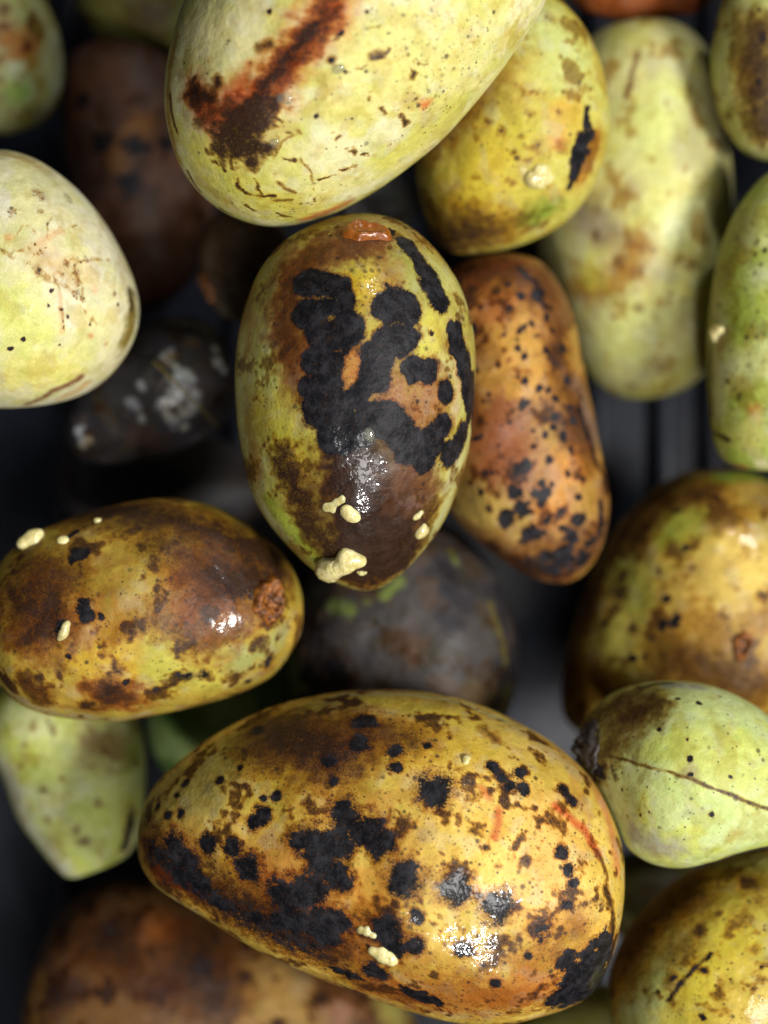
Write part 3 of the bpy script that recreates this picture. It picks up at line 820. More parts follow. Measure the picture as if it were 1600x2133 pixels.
# pale fruit deep behind
F = Fruit('pale_deep', 'blurred pale greenish pawpaw with ochre patches, deep behind the jagged-streak fruit',
          [(1195, 130), (1250, 62), (1345, 36), (1430, 55), (1482, 115), (1506, 210), (1520, 310), (1528, 420), (1526, 530), (1518, 630), (1498, 720),
           (1455, 792), (1385, 824), (1310, 830), (1250, 802), (1208, 742), (1175, 670), (1140, 590), (1118, 510), (1125, 400), (1152, 290), (1185, 205)],
          -72, (190, 184, 116), 120, 150, lump=0.5, seed=45, wear=0.4, second=(174, 168, 112), third=(194, 188, 96))
F.T((150, 112, 30), [(1200, 600), (1290, 590), (1340, 500)], 32).T((172, 160, 50), (1230, 570), 26).T((160, 140, 70), (1310, 400), 26).T((140, 126, 96), [(1200, 430), (1260, 480)], 40)
F.T((192, 196, 110), [(1390, 200), (1350, 300)], 40).T((206, 208, 140), [(1440, 420), (1400, 450)], 44).T((110, 72, 34), [(1305, 200), (1330, 110)], 6).T((186, 188, 110), [(1300, 720), (1340, 660)], 50)  # pale dab near the right edge is a highlight painted into the tint
F.KS([(1290, 545, 12), (1330, 640, 11), (1420, 540, 10), (1240, 490, 12), (1280, 660, 7), (1440, 550, 16)], 0.6, 0.9)

# right edge green
F = Fruit('green_speckled', 'green speckled pawpaw cut off by the right edge at mid height',
          [(1640, 345), (1600, 360), (1560, 400), (1527, 450), (1502, 510), (1486, 580), (1476, 660), (1472, 740), (1476, 820), (1484, 900), (1502, 952),
           (1545, 975), (1600, 979), (1670, 970), (1735, 900), (1765, 770), (1760, 600), (1730, 450), (1690, 370)],
          -32, (158, 166, 66), 170, 200, seed=51, wear=0.3, second=(176, 182, 112), third=(140, 156, 52))
F.T((176, 180, 120), [(1490, 560), (1500, 700), (1495, 850)], 26).T((186, 120, 40), [(1572, 850), (1570, 880)], 13, 0.9).T((190, 180, 130), (1590, 968), 12).T((150, 90, 50), [(1500, 955), (1550, 972)], 9).T((172, 170, 84), (1560, 900), 40).T((150, 150, 84), (1550, 470), 40)
F.K([(1480, 730), (1483, 860)], 6, 0.8).K([(1490, 905), (1520, 915)], 6, 0.7).KS([(1594, 520, 6), (1580, 500, 4), (1540, 830, 6), (1515, 790, 6), (1555, 700, 5)], 0.7)
F.Dt([(1560, 480), (1540, 700), (1560, 880)], 110, 0.75)

# right top corner
F = Fruit('corner_top_right', 'green pawpaw with an ochre-brown patch in the top right corner',
          [(1512, -10), (1490, 60), (1480, 130), (1485, 200), (1505, 262), (1542, 312), (1592, 335), (1645, 328), (1700, 270), (1725, 150), (1705, 20), (1650, -60), (1570, -75)],
          -34, (150, 148, 70), 130, 160, seed=57, wear=0.6, second=(164, 164, 96), third=(140, 126, 50))
F.B([(1572, 60), (1578, 150), (1600, 270)], 42, 0.86, 0.7).K((1580, 170), 9, 0.7).KS([(1590, 80, 10), (1585, 20, 6)], 0.6).T((176, 176, 110), [(1510, 60), (1500, 200)], 22)

# top edge rust
F = Fruit('rust_top', 'rust-brown pawpaw showing only a sliver at the top edge',
          [(1178, -20), (1210, 18), (1262, 38), (1325, 46), (1400, 38), (1462, 20), (1500, -30), (1470, -130), (1330, -180), (1210, -120)],
          -62, (140, 72, 24), 90, 110, seed=60, wear=0.7, second=(120, 52, 18))
F.B((1400, 20), 50, 0.6, 0.8)

# right, big brown-gold
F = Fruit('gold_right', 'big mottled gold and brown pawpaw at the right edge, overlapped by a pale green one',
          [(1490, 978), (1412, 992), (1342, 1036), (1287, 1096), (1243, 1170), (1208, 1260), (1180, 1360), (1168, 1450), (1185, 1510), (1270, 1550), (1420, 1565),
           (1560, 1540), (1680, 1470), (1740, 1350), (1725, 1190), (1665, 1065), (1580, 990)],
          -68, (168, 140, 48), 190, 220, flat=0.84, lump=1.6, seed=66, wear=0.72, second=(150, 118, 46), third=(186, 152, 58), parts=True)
F.T((206, 174, 78), [(1530, 1150), (1580, 1220), (1500, 1230)], 66).T((146, 148, 40), [(1450, 1090), (1420, 1120)], 40, 0.8).T((134, 160, 40), [(1500, 995), (1600, 1000)], 22).T((150, 136, 52), [(1280, 1330), (1330, 1380)], 60)
F.T((112, 92, 40), [(1420, 1000), (1320, 1080), (1260, 1180), (1215, 1300)], 28).T((160, 146, 56), [(1330, 1200), (1290, 1340)], 50).T((186, 160, 66), (1590, 1360), 30).T((110, 96, 50), [(1330, 1110), (1290, 1220)], 30)  # dark upper-left rim paints shade in together with brown skin
F.B([(1400, 1380), (1470, 1395), (1560, 1425)], 62, 0.72, 0.8).T((138, 136, 46), [(1300, 1180), (1330, 1250)], 30).T((142, 148, 40), [(1400, 1080), (1380, 1120)], 26).KS([(1350, 1100, 8), (1330, 1160, 9), (1370, 1190, 7), (1440, 1180, 6), (1260, 1300, 10), (1360, 1330, 8), (1300, 1120, 9)], 0.75, 0.7).B([(1480, 1020), (1400, 1040), (1330, 1120)], 36, 0.7, 0.9).B([(1235, 1230), (1200, 1340), (1185, 1430)], 34, 0.7, 0.9).B([(1340, 1050), (1290, 1120)], 32, 0.7, 0.9).B([(1500, 1090), (1540, 1080)], 30, 0.55).B([(1450, 1290), (1520, 1330)], 36, 0.5, 0.9).B([(1550, 1340), (1560, 1380)], 24, 0.8).B([(1410, 1160), (1400, 1140)], 18, 0.7)  # bruises; upper-left and left-flank strokes also paint in the shaded side
F.B([(1400, 1010), (1310, 1090), (1250, 1200)], 22, 0.6, 0.9).B((1580, 1290), 40, 0.5, 1.0).B([(1200, 1400), (1280, 1440)], 44, 0.5)  # first stroke adds to the rim's painted shade as well as its brown
F.KS([(1390, 1250, 11), (1404, 1292, 15), (1380, 1300, 11), (1410, 1065, 9), (1428, 1140, 7), (1320, 1370, 9), (1344, 1368, 7)], 0.95)
F.KS([(1298, 1200, 17), (1293, 1235, 19), (1288, 1265, 12), (1450, 1038, 14), (1488, 1036, 14), (1480, 1050, 9), (1318, 1310, 12), (1590, 1240, 14)], 0.66, 0.6)
F.Dt((1480, 1200), 120, 0.3).Wt([(1570, 1040), (1550, 1110)], 32, 0.9).Wt((1480, 1180), 60, 0.35)

# pale green, right lower
F = Fruit('pale_green_tip', 'pale green pawpaw with a dark withered blossom end and a thin brown seam, lower right',
          [(1204, 1556), (1212, 1516), (1236, 1478), (1272, 1446), (1330, 1425), (1400, 1418), (1470, 1425), (1540, 1450), (1605, 1492), (1680, 1560), (1718, 1640),
           (1700, 1715), (1640, 1752), (1590, 1763), (1540, 1776), (1480, 1796), (1420, 1808), (1360, 1800), (1312, 1770), (1284, 1720), (1256, 1668), (1224, 1622), (1206, 1592)],
          -4, (178, 188, 116), 200, 240, flat=0.86, seed=72, wear=0.2, second=(184, 196, 130), third=(182, 188, 88), parts=True)
F.T((108, 96, 40), [(1290, 1490), (1350, 1480)], 40).T((120, 114, 60), [(1250, 1530), (1300, 1550)], 36).T((176, 182, 86), [(1450, 1560), (1560, 1600)], 60).T((150, 146, 120), [(1330, 1740), (1390, 1770)], 34).T((148, 150, 140), [(1390, 1428), (1460, 1432)], 12)
F.T((168, 150, 70), (1530, 1740), 16, 0.6).T((150, 130, 70), (1440, 1610), 16, 0.7)
F.B([(1350, 1470), (1290, 1500)], 42, 0.80, 0.9).B([(1230, 1500), (1340, 1440)], 30, 0.85, 0.9).B([(1230, 1590), (1270, 1560)], 34, 0.7, 0.9)
F.K([(1216, 1530), (1225, 1580), (1245, 1610)], 26, 0.75, 0.8).K([(1276, 1600), (1282, 1620)], 9, 0.6, 0.8).K([(1330, 1432), (1400, 1422)], 8, 0.6)
F.B([(1268, 1576), (1345, 1597), (1400, 1612), (1440, 1624), (1500, 1646), (1600, 1687), (1690, 1720)], 3.4, 1.0, 0.9, warp=0.35)
F.KS([(1373, 1518, 5), (1436, 1583, 6), (1483, 1698, 5.5), (1523, 1620, 4.5), (1333, 1698, 4), (1432, 1541, 3.5), (1437, 1616, 5), (1295, 1645, 4), (1455, 1464, 6), (1410, 1456, 5), (1352, 1690, 3)], 0.95)
F.Dt([(1340, 1640), (1420, 1700), (1540, 1700)], 110, 0.18).Dt((1450, 1500), 120, 0.08)

# bottom right corner
F = Fruit('corner_bottom_right', 'yellow-green bruised pawpaw with a dark crease in the bottom right corner',
          [(1610, 1765), (1518, 1785), (1449, 1812), (1396, 1842), (1346, 1886), (1309, 1936), (1277, 2000), (1267, 2070), (1280, 2150), (1330, 2235), (1450, 2300), (1620, 2290),
           (1750, 2200), (1805, 2030), (1785, 1880), (1710, 1790)],
          -24, (172, 156, 48), 210, 250, seed=78, wear=0.62, second=(160, 156, 70), third=(182, 150, 44))
F.T((146, 150, 88), [(1340, 2060), (1320, 2110), (1420, 1990)], 50).T((190, 170, 36), [(1460, 2050), (1540, 1980)], 60).T((170, 164, 90), [(1500, 1800), (1590, 1790)], 24).T((196, 168, 60), [(1550, 2060), (1560, 2110)], 50)
F.B([(1310, 2000), (1350, 1930), (1430, 1865)], 62, 0.88, 0.9).B([(1550, 1830), (1590, 1850)], 40, 0.5, 1.0).B([(1400, 1990), (1440, 1960)], 30, 0.45).BS([(1558, 1838, 20, 0.9), (1455, 1937, 15, 0.9), (1495, 1905, 8, 0.8), (1550, 1905, 26, 0.45), (1495, 2070, 13, 0.8), (1570, 1980, 14, 0.5), (1465, 2020, 9, 0.9),
                                                                                     (1400, 2040, 20, 0.6), (1300, 2000, 30, 0.7), (1520, 1950, 10, 0.6), (1580, 1870, 12, 0.6)])
F.K([(1482, 1990), (1430, 2035), (1390, 2085)], 5, 0.8, 0.8).KS([(1468, 2020, 6), (1405, 2040, 7), (1373, 2065, 5), (1467, 2120, 7), (1585, 2015, 5), (1557, 1786, 5), (1520, 2040, 4)], 0.85)
F.Dt([(1450, 1900), (1480, 2090)], 120, 0.4).Wt([(1540, 2080), (1580, 2110)], 40, 0.9).Wt((1400, 1960), 40, 0.4)

# green fruit bottom left
F = Fruit('green_left', 'blurred pale green pawpaw tapering to a tip, under the bruised fruit on the left',
          [(-34, 1545), (0, 1612), (34, 1700), (80, 1766), (118, 1812), (150, 1830), (220, 1806), (260, 1786), (286, 1750), (300, 1675), (303, 1580), (290, 1500), (250, 1430), (150, 1395), (40, 1405), (-28, 1460)],
          -58, (176, 182, 98), 130, 160, seed=84, wear=0.25, second=(184, 188, 124), third=(170, 178, 76))
F.T((186, 184, 156), [(10, 1600), (60, 1720), (130, 1810)], 26).T((128, 108, 56), [(200, 1545), (240, 1560)], 42).T((130, 140, 50), (280, 1570), 24)
F.K([(275, 1700), (262, 1760)], 16, 0.8, 0.7).KS([(92, 1645, 11), (65, 1515, 9), (110, 1520, 9), (160, 1730, 9), (175, 1755, 11), (40, 1595, 8), (205, 1675, 8), (100, 1710, 8), (218, 1570, 10), (280, 1588, 10), (130, 1620, 6), (50, 1550, 9)], 0.58, 0.9)

# deep fruit, bottom
F = Fruit('rust_bottom', 'broad blurred rust-brown mottled pawpaw along the bottom edge, under the spotted one',
          [(45, 2140), (58, 2060), (85, 1980), (120, 1910), (170, 1860), (240, 1830), (330, 1830), (450, 1870), (580, 1930), (700, 1990), (800, 2055), (860, 2115),
           (880, 2190), (840, 2280), (700, 2370), (500, 2410), (280, 2380), (110, 2290)],
          -86, (96, 62, 30), 160, 190, seed=90, flat=0.80, wear=0.95, second=(108, 74, 36), third=(80, 48, 28))
F.T((140, 98, 38), [(80, 2040), (70, 2120)], 22).T((66, 48, 44), (235, 1940), 40).T((72, 48, 40), [(110, 2080), (160, 2060)], 26).T((134, 76, 28), (330, 1930), 40)
F.T((150, 116, 56), [(560, 2060), (620, 2100), (500, 2110)], 60).T((136, 96, 72), (710, 2110), 34).T((150, 138, 62), (820, 2100), 40).T((130, 100, 44), (620, 1990), 30)
F.B([(200, 1960), (260, 1980)], 40, 0.9, 0.9).B((130, 1960), 26, 0.8).B([(400, 1990), (450, 2080)], 60, 0.95, 0.8).B((60, 2105), 14, 0.8).B([(740, 2050), (680, 2060)], 30, 0.6)
F.KS([(235, 1935, 26), (115, 2065, 20), (430, 2020, 34), (330, 2080, 30)], 0.6, 0.9)

# black fruit below centre
F = Fruit('black_low', 'rotten charcoal-black pawpaw with traces of green, under the lower end of the middle fruit',
          [(800, 1080), (910, 1085), (985, 1135), (1026, 1185), (1053, 1240), (1073, 1305), (1081, 1375), (1070, 1450), (1035, 1520), (950, 1585), (820, 1615), (690, 1580),
           (610, 1500), (585, 1400), (600, 1290), (680, 1150)],
          -65, (66, 61, 60), 190, 220, flat=0.82, seed=96, wear=0.4, second=(46, 43, 47), third=(74, 58, 46), lump=2.0)
F.T((104, 118, 54), [(690, 1258), (728, 1272)], 13).T((96, 108, 52), (765, 1258), 8, 0.7).T((110, 124, 58), [(800, 1240), (834, 1208)], 10).T((86, 96, 46), (660, 1232), 9, 0.7).T((96, 110, 46), [(610, 1400), (625, 1450), (600, 1340)], 24).T((92, 84, 30), [(1060, 1440), (1050, 1480)], 18)
F.T((84, 56, 30), [(830, 1320), (860, 1350)], 30, 0.8).T((100, 104, 50), [(940, 1150), (950, 1170)], 9).T((80, 62, 26), [(1020, 1460), (980, 1440)], 26, 0.7).T((78, 76, 80), [(840, 1280), (740, 1340)], 34, 0.6)
F.T((96, 84, 30), [(1020, 1260), (1055, 1380)], 10, 0.7).KS([(640, 1400, 24), (660, 1440, 30), (630, 1460, 16), (700, 1400, 40)], 0.8, 0.7)

# green sliver under the left pair
F = Fruit('green_sliver', 'blurred leaf-green pawpaw wedged low between the bruised left fruit and the spotted one',
          [(303, 1480), (312, 1550), (345, 1610), (410, 1660), (500, 1660), (590, 1600), (640, 1500), (620, 1420), (520, 1380), (400, 1380), (325, 1420)],
          -88, (156, 182, 106), 90, 110, seed=99, wear=0.2, second=(100, 134, 60))

# top left
F = Fruit('corner_top_left', 'blurred green and ochre pawpaw in the top left corner',
          [(60, -50), (100, 10), (126, 80), (133, 150), (121, 210), (90, 252), (42, 273), (-20, 280), (-100, 250), (-160, 170), (-165, 30), (-100, -60), (-10, -80)],
          -66, (138, 138, 76), 110, 140, seed=102, wear=0.55, second=(150, 150, 104), third=(124, 112, 40))
F.T((148, 92, 14), [(20, 80), (50, 100)], 34).T((160, 166, 130), [(30, 140), (60, 190)], 16).T((120, 150, 60), (40, 190), 26).B((55, 90), 12, 0.7).B((5, 20), 16, 0.6).T((138, 142, 124), [(118, 90), (122, 170), (80, 245)], 12)
F = Fruit('olive_top', 'dim olive pawpaw low at the top edge, left of the topmost fruit',
          [(158, -10), (185, 55), (235, 104), (305, 127), (370, 122), (430, 80), (455, 0), (420, -100), (300, -150), (190, -100)],
          -104, (120, 122, 60), 90, 110, seed=105, wear=0.5, second=(110, 104, 44))
F.B((310, 30), 40, 0.7, 0.9)

# brown, deep left
F = Fruit('brown_deep', 'long dark brown pawpaw deep in the gap between the cream fruit and the topmost one',
          [(128, 190), (150, 108), (235, 78), (340, 110), (410, 205), (440, 320), (447, 430), (428, 535), (382, 606), (325, 646), (276, 640), (220, 565), (168, 450), (134, 320)],
          -100, (86, 54, 36), 110, 130, seed=108, wear=0.8, second=(70, 45, 32), third=(78, 54, 46))
F.KS([(212, 298, 22), (282, 312, 22), (270, 376, 26), (170, 210, 18), (345, 300, 14)], 1.0, 0.7).B([(300, 460), (330, 560)], 50, 0.6, 1.0).T((116, 76, 30), [(245, 330), (300, 250)], 24)

# small dark one
F = Fruit('small_dark', 'small dark brown pawpaw with an orange stem scar, left of the middle fruit',
          [(422, 575), (414, 510), (440, 455), (500, 430), (570, 446), (612, 530), (600, 615), (545, 660), (492, 669), (450, 645)],
          -60, (92, 72, 54), 110, 130, seed=111, wear=0.7, second=(74, 64, 56), third=(90, 66, 40), parts=True)
F.T((96, 92, 70), [(460, 640), (500, 660)], 12).K((520, 560), 50, 0.6, 1.0)

# smeared one
F = Fruit('smeared', 'charcoal pawpaw with whitish smears and a stray fibre, below the cream fruit',
          [(385, 658), (438, 676), (476, 732), (490, 800), (481, 866), (440, 908), (372, 942), (290, 962), (210, 968), (150, 945), (132, 885), (165, 800), (228, 722), (310, 672)],
          -60, (62, 59, 63), 170, 200, seed=114, wear=0.5, second=(46, 44, 48), third=(72, 62, 58), lump=1.5)
mr = random.Random(11)  # pale grey-white dabs scattered along short strokes
for (x0, y0), (x1, y1), r, nn in (((352, 728), (366, 772), 12, 14), ((366, 772), (412, 792), 11, 10), ((405, 815), (402, 852), 12, 12), ((402, 852), (360, 888), 12, 14),
                                  ((364, 822), (350, 848), 9, 8), ((350, 858), (356, 870), 8, 5), ((288, 796), (298, 804), 9, 5), ((268, 832), (296, 852), 12, 8),
                                  ((446, 735), (468, 775), 15, 8), ((160, 888), (178, 922), 10, 6), ((340, 780), (420, 870), 30, 7)):
    for q in range(nn):
        t = mr.random()
        F.T(mr.choice(((214, 216, 220), (190, 194, 202), (160, 162, 170))), (x0 + (x1 - x0) * t + mr.gauss(0, r * 0.5), y0 + (y1 - y0) * t + mr.gauss(0, r * 0.5)), mr.uniform(3.5, 9.0), mr.uniform(0.55, 1.0), 0.9)
F.Wt([(330, 800), (420, 880)], 70, 0.6)
F.T((112, 110, 96), [(360, 668), (440, 690)], 16, 0.8).T((84, 56, 48), [(290, 905), (340, 925)], 22, 0.7).T((110, 90, 60), (400, 712), 14, 0.7)

# dark ones at the very bottom of the heap
F = Fruit('dark_low', 'almost black pawpaw at the bottom of the heap, above the bruised left fruit',
          [(135, 945), (160, 880), (235, 850), (360, 880), (480, 925), (560, 985), (560, 1065), (480, 1125), (300, 1145), (165, 1095), (130, 1025)],
          -112, (54, 48, 48), 90, 110, seed=117, second=(40, 38, 42))
F.T((90, 60, 50), [(140, 970), (138, 1020)], 8).T((96, 58, 48), [(170, 905), (250, 900)], 26).T((92, 90, 98), [(160, 885), (165, 920)], 10)
F = Fruit('grey_gap', 'dull charcoal pawpaw glimpsed in the gap between the topmost fruit and the middle one',
          [(770, 372), (825, 358), (863, 386), (870, 430), (850, 475), (800, 505), (735, 495), (705, 440), (725, 390)],
          -72, (104, 104, 108), 80, 100, seed=120, second=(84, 84, 90))
F = Fruit('olive_bottom', 'olive pawpaw peeking out at the bottom edge below the spotted fruit',
          [(1070, 2140), (1120, 2085), (1190, 2060), (1270, 2050), (1330, 2080), (1350, 2160), (1300, 2250), (1190, 2280), (1090, 2230)],
          -88, (128, 124, 56), 80, 100, seed=123, second=(140, 132, 70))
F = Fruit('olive_gap', 'dark olive pawpaw deep in the gap between the spotted fruit and the pale green one',
          [(1260, 1800), (1330, 1770), (1420, 1780), (1470, 1840), (1450, 1930), (1370, 1980), (1290, 1950), (1250, 1880)],
          -96, (96, 92, 40), 80, 100, seed=126, second=(80, 70, 34))

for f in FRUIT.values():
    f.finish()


# ------------------------------------------------------------------ stem scars, tip, pulp, fibre, drops
def frame(fr, px, py, turn=0.0):
    p = fr.at(px, py)
    n = fr.normal(p)
    a = fr.Rm.T @ np.array([math.cos(turn), math.sin(turn), 0.0])
    a = a - n * (a @ n)
    a /= np.linalg.norm(a)
    return p, a, np.cross(n, a), n


def stem_scar(fr, px, py, rx, ry, turn, lobes=1, dish=0.5, height=1.1, seed=0, label=None, rough=0.28, mat=None):
    """raised corky rim with a sunken middle, a mesh of its own on the skin"""
    p, a, b, n = frame(fr, px, py, turn)
    nr, nt = 14, 56
    th = np.linspace(0, 2 * math.pi, nt, endpoint=False)
    wob = 1 + 0.10 * np.sin(3 * th + seed) + 0.06 * np.sin(5 * th + 2 * seed) + 0.04 * np.sin(9 * th)
    if lobes == 2:
        wob = wob * (0.80 + 0.24 * np.cos(th) ** 2)
    rs = np.linspace(1.12, 0.07, nr)
    prof = np.interp(rs, [0, 0.35, 0.62, 0.80, 0.95, 1.04, 1.12], [dish, dish * 1.05, 0.8, 1.0, 0.72, 0.1, -0.7])
    rings = np.zeros((nr, nt, 3))
    for i in range(nr):
        x = rx * fr.unit * rs[i] * wob * np.cos(th)
        y = ry * fr.unit * rs[i] * wob * np.sin(th)
        h = prof[i] * height
        pts = p + x[:, None] * a + y[:, None] * b + h * n
        if rs[i] > 0.85:      # follow the skin
            for j in range(nt):
                q = p + x[j] * a + y[j] * b
                m_ = np.argmin(((fr.V - q) ** 2).sum(1))
                pts[j] = pts[j] + n * ((fr.V[m_] - q) @ n)
        rings[i] = pts
    nz = fbm(rings.reshape(-1, 3), 1.3, seed + 5, 2).reshape(nr, nt)
    rings = rings + n * (nz * rough * height)[..., None]
    me = grid_mesh('stem_scar', rings * 0.001, rings[0].mean(0) * 0.001 - n * 0.0006, rings[-1].mean(0) * 0.001)
    # the outer ring's pole sits inside the fruit
    o = link('stem_scar', me, mat or SCAR, fr.root)
    if label:
        o['label'] = label
    return o


stem_scar(FRUIT['centre'], 761, 484, 47, 31, 0.10, 2, 0.35, 1.9, 2, 'wet orange two-lobed stem scar', 0.14, WETSCAR)
stem_scar(FRUIT['brown_yellow'], 561, 1249, 36, 48, -0.1, 1, 0.1, 2.0, 4, 'rough orange corky stem scar')
stem_scar(FRUIT['gold_right'], 1546, 1344, 18, 30, -0.2, 1, 0.0, 1.6, 6, 'rust-orange stem scar')
stem_scar(FRUIT['small_dark'], 432, 595, 16, 34, 0.4, 1, 0.3, 1.6, 8, 'orange stem scar')


def blob(name, fr, px, py, lobes, mat, label, cat, group=None, turn=0.0, sub=4, bump=0.06, seed=0, sink=0.25, flat=1.0):
    """a lump made of merged lobes (x, y, height, radius in photo pixels), star-shaped about its middle"""
    import bmesh
    p, a, b, n = frame(fr, px, py, turn)
    u = fr.unit
    if mat is not DROP:
        rg = random.Random(seed * 31 + 7)
        for q in range(4):
            x, y, h, r = rg.choice(lobes[:4])
            an = rg.uniform(0, 6.283)
            rr = r * rg.uniform(0.30, 0.55)
            lobes = lobes + [(x + math.cos(an) * r * 0.95, y + math.sin(an) * r * 0.95, h * rg.uniform(0.0, 0.8), rr)]
    L = np.array([(x * u, -y * u, h * u * 0.8) for x, y, h, r in lobes])
    R = np.array([r * u * (1.0 if mat is DROP else 0.86) for x, y, h, r in lobes])
    bm = bmesh.new()
    bmesh.ops.create_icosphere(bm, subdivisions=sub, radius=1)
    dirs = np.array([v.co[:] for v in bm.verts])
    c0 = (L * R[:, None]).sum(0) / R.sum()
    kk = 0.55 * R.mean()
    lo = np.zeros(len(dirs))
    hi = np.full(len(dirs), (np.linalg.norm(L - c0, axis=1) + R).max() * 1.3)

    def sdf(q):
        d = np.linalg.norm(q[:, None] - L[None], axis=2) - R[None]
        return -kk * np.log(np.exp(-d / kk).sum(1))
    # outermost surface along each ray
    ts = np.linspace(0, 1, 60)
    best = np.zeros(len(dirs))
    for t in ts:
        inside = sdf(c0 + dirs * (hi * t)[:, None]) < 0
        best = np.where(inside, hi * t, best)
    Q = c0 + dirs * best[:, None]
    Q = Q + dirs * (fbm(Q, max(R.mean() * 0.7, 0.3), seed, 3) * bump * R.mean())[:, None]
    Q[:, 2] *= flat
    for v, q in zip(bm.verts, Q):
        v.co = q * 0.001
    for f_ in bm.faces:
        f_.smooth = True
    me = bpy.data.meshes.new(name)
    bm.to_mesh(me)
    bm.free()
    o = link(name, me, mat)
    wx, wy, wz = fr.Rm @ a, fr.Rm @ b, fr.Rm @ n
    P = fr.world(p - n * sink * R.mean())
    o.matrix_world = Matrix([[wx[i], wy[i], wz[i], P[i] * 0.001] for i in range(3)] + [[0, 0, 0, 1]])
    tag(o, label, cat, group)
    return o


PG = 'bits of creamy pulp stuck to the fruit'
C_, S_, L_ = FRUIT['centre'], FRUIT['front'], FRUIT['brown_yellow']
blob('pulp_lump', C_, 715, 1172, [(-38, 24, 14, 21), (-18, 8, 18, 23), (-24, 34, 14, 16), (6, -6, 16, 22), (18, -22, 10, 17), (4, -34, 6, 11), (38, -16, 7, 13)], PULP,
     'largest creamy pulp lump, clinging to the lower end of the middle fruit', 'pulp', PG, seed=3, sub=5)
blob('pulp_bit', C_, 732, 1073, [(0, 0, 4, 17), (9, 5, 3, 12), (-8, -4, 3, 10)], PULP, 'round pale pulp bit in the wet brown patch above the large lump', 'pulp', PG, seed=5, flat=0.7)
blob('pulp_bit', C_, 877, 1106, [(0, 0, 4, 13), (-8, 6, 4, 10), (12, 4, 2, 8)], PULP_THIN, 'lower of two small pulp bits near the right lower edge of the middle fruit', 'pulp', PG, seed=7)
blob('pulp_bit', C_, 870, 1073, [(0, 0, 2, 8), (8, -5, 2, 6), (-8, 2, 1, 6)], PULP_THIN, 'upper of two small pulp bits near the right lower edge of the middle fruit', 'pulp', PG, seed=9)
blob('pulp_bit', C_, 752, 1192, [(0, 0, 2, 7), (4, 2, 2, 5)], PULP_THIN, 'tiny pulp bead right of the large pulp lump', 'pulp', PG, seed=10)
blob('pulp_smear', C_, 690, 1055, [(0, 0, 0, 12), (12, -12, 0, 10), (-12, 6, 0, 9), (22, -20, 0, 7)], PULP_THIN, 'thin translucent pulp smear left of the round pulp bit', 'pulp', PG, seed=12, flat=0.4)
blob('pulp_lump', L_, 66, 1128, [(-16, 6, 10, 16), (4, -4, 12, 17), (18, -8, 8, 12)], PULP, 'cream pulp lump on the left upper edge of the bruised left fruit', 'pulp', PG, seed=13)
blob('pulp_bit', L_, 126, 1128, [(0, 0, 3, 10), (7, -3, 2, 7)], PULP, 'small pulp bit beside the cream lump on the bruised left fruit', 'pulp', PG, seed=15)
blob('pulp_bit', L_, 131, 1321, [(0, 0, 3, 12), (4, -14, 3, 9), (-6, 8, 2, 7)], PULP_THIN, 'whitish pulp bit on the lower left of the bruised left fruit', 'pulp', PG, seed=17)
blob('pulp_bit', L_, 199, 1086, [(0, 0, 2, 7), (6, 0, 2, 5)], PULP, 'tiny pulp fleck on the top edge of the bruised left fruit', 'pulp', PG, seed=18)
blob('pulp_lump', S_, 797, 1988, [(-20, -6, 4, 13), (0, 2, 6, 17), (20, 8, 5, 14)], PULP, 'glossy cream pulp lump on the lower side of the spotted front fruit', 'pulp', PG, seed=19, flat=0.8)
blob('pulp_bit', S_, 765, 1942, [(-12, -4, 2, 8), (0, 0, 3, 10), (14, 5, 2, 8)], PULP_THIN, 'slim pulp sliver just above the glossy lump on the spotted front fruit', 'pulp', PG, seed=21, flat=0.7)
blob('pulp_bit', S_, 970, 1582, [(0, 0, 2, 9), (1, 8, 1, 6)], PULP_THIN, 'bead of pulp on the upper half of the spotted front fruit', 'pulp', PG, seed=22)
blob('pulp_bit', FRUIT['yellow_black_streak'], 1120, 366, [(-14, 4, 4, 16), (4, -12, 5, 16), (14, 8, 4, 14), (-2, 14, 4, 14)], PULP, 'pulp bit left of the jagged black streak', 'pulp', PG, seed=23, bump=0.35)
blob('pulp_bit', FRUIT['green_speckled'], 1490, 696, [(0, 0, 3, 15), (14, -3, 3, 10)], PULP, 'pulp bit on the left edge of the green speckled fruit', 'pulp', PG, seed=25)

# withered blossom end
T_ = FRUIT['pale_green_tip']
p, a, b, n = frame(T_, 1212, 1555)
rng = random.Random(5)
tipm = []
nr, nt = 16, 40
th = np.linspace(0, 2 * math.pi, nt, endpoint=False)
rings = np.zeros((nr, nt, 3))
ax = T_.Rm.T @ np.array([-1.0, 0.05, 0.1])
ax /= np.linalg.norm(ax)
e1 = np.cross(ax, T_.Rm.T @ np.array([0, 0, 1.0]))
e1 /= np.linalg.norm(e1)
e2 = np.cross(e1, ax)
for i in range(nr):
    t = i / (nr - 1)
    r = (8.5 * (1 - t) ** 0.8 + 0.5) * (1 + 0.35 * np.sin(5 * th + 3 * t) * t + 0.2 * np.sin(11 * th) * t)
    rings[i] = (p + ax * (-3.5 + 5.5 * t + 0.8 * np.sin(4 * th)[:, None] * t)) + (r * np.cos(th))[:, None] * e1 + (r * np.sin(th) * 0.8)[:, None] * e2
rings += fbm(rings.reshape(-1, 3), 2.0, 8, 3).reshape(nr, nt)[..., None] * ax * 1.2
me = grid_mesh('blossom_end', rings * 0.001, rings[0].mean(0) * 0.001, rings[-1].mean(0) * 0.001)
o = link('blossom_end', me, FRAY, T_.root)
o['label'] = 'dark withered blossom end'

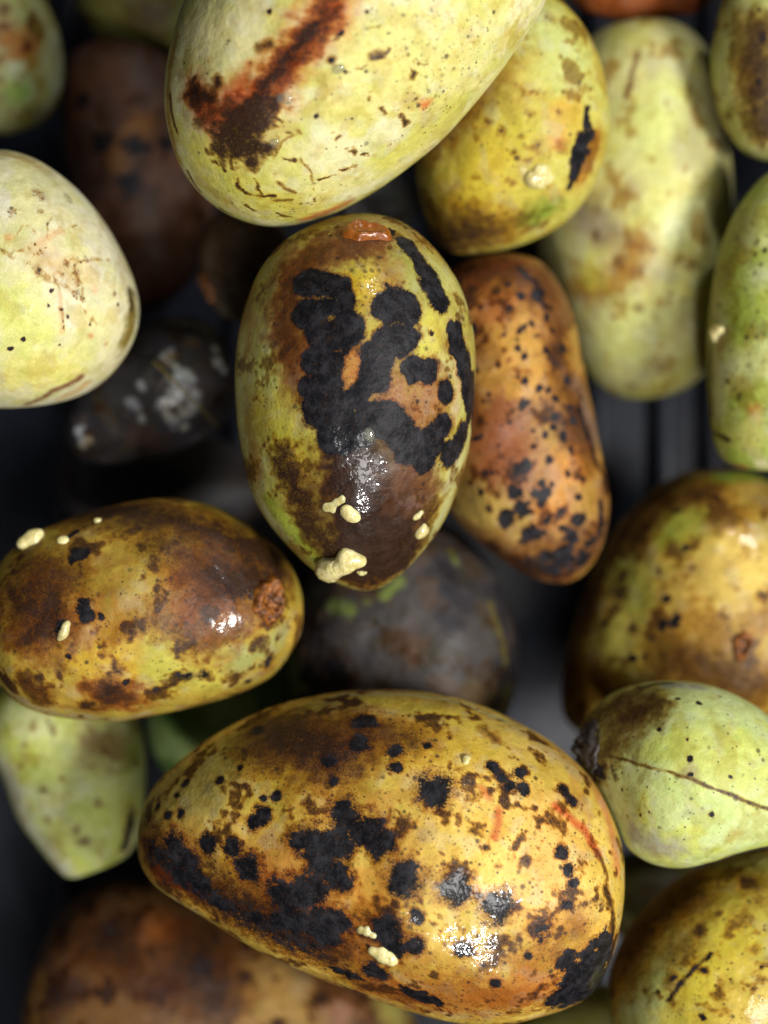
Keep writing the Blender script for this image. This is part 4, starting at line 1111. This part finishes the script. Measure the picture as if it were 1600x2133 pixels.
# stray fibre on the smeared fruit
M_ = FRUIT['smeared']
path = [(318, 752), (338, 772), (365, 797), (390, 820), (410, 842), (430, 862), (452, 890)]
pts = []
for q in path:
    pp = M_.at(*q)
    pts.append(M_.world(pp + M_.normal(pp) * 0.9))
pts = np.array(pts)
tt = np.linspace(0, len(pts) - 1, 50)
cl = np.stack([np.interp(tt, np.arange(len(pts)), pts[:, i]) for i in range(3)], 1)
ker = np.ones(7) / 7
cl = np.stack([np.convolve(np.pad(cl[:, i], 3, mode='edge'), ker, 'valid') for i in range(3)], 1)
rings = np.zeros((50, 8, 3))
th = np.linspace(0, 2 * math.pi, 8, endpoint=False)
for i in range(50):
    d = cl[min(i + 1, 49)] - cl[max(i - 1, 0)]
    d /= np.linalg.norm(d)
    s1 = np.cross(d, [0, 0, 1.0])
    s1 /= np.linalg.norm(s1)
    s2 = np.cross(s1, d)
    rr = 0.36 * (1 - 0.5 * abs(i / 49 - 0.4))
    rings[i] = cl[i] + rr * (np.cos(th)[:, None] * s1 + np.sin(th)[:, None] * s2)
org = cl[0]
me = grid_mesh('plant_fibre', (rings - org) * 0.001, (cl[0] - org) * 0.001, (cl[-1] - org) * 0.001)
o = link('plant_fibre', me, FIBRE)
o.location = org * 0.001
tag(o, 'thin straw-coloured fibre lying across the smeared charcoal fruit', 'fibre')

# clear juice drops
DG = 'clear juice drops on the fruit skin'
TP = FRUIT['top']
blob('juice_drop', TP, 703, 143, [(-6, 1, 0, 9), (6, -2, 0, 8)], DROP, 'glinting juice drop near the middle of the topmost fruit', 'drop', DG, flat=0.55, bump=0.05, sub=3)
blob('juice_drop', TP, 571, 298, [(-3, 2, 0, 8), (5, -3, 0, 6)], DROP, 'juice drop right of the ragged brown gash', 'drop', DG, flat=0.55, bump=0.05, sub=3)
blob('juice_drop', TP, 590, 202, [(-6, 2, 0, 9), (7, -3, 0, 9), (10, 6, 0, 7)], DROP, 'broad juice drop at the upper right rim of the ragged brown gash', 'drop', DG, flat=0.45, bump=0.05, sub=3)
blob('juice_drop', C_, 769, 905, [(0, -6, 0, 9), (2, 6, 0, 10)], DROP, 'juice drop on the black patch of the middle fruit', 'drop', DG, flat=0.5, bump=0.05, sub=3)
blob('juice_drop', FRUIT['cream'], 142, 414, [(-4, -4, 0, 9), (5, 5, 0, 8)], DROP, 'juice drop near the top edge of the cream fruit', 'drop', DG, flat=0.5, bump=0.05, sub=3)
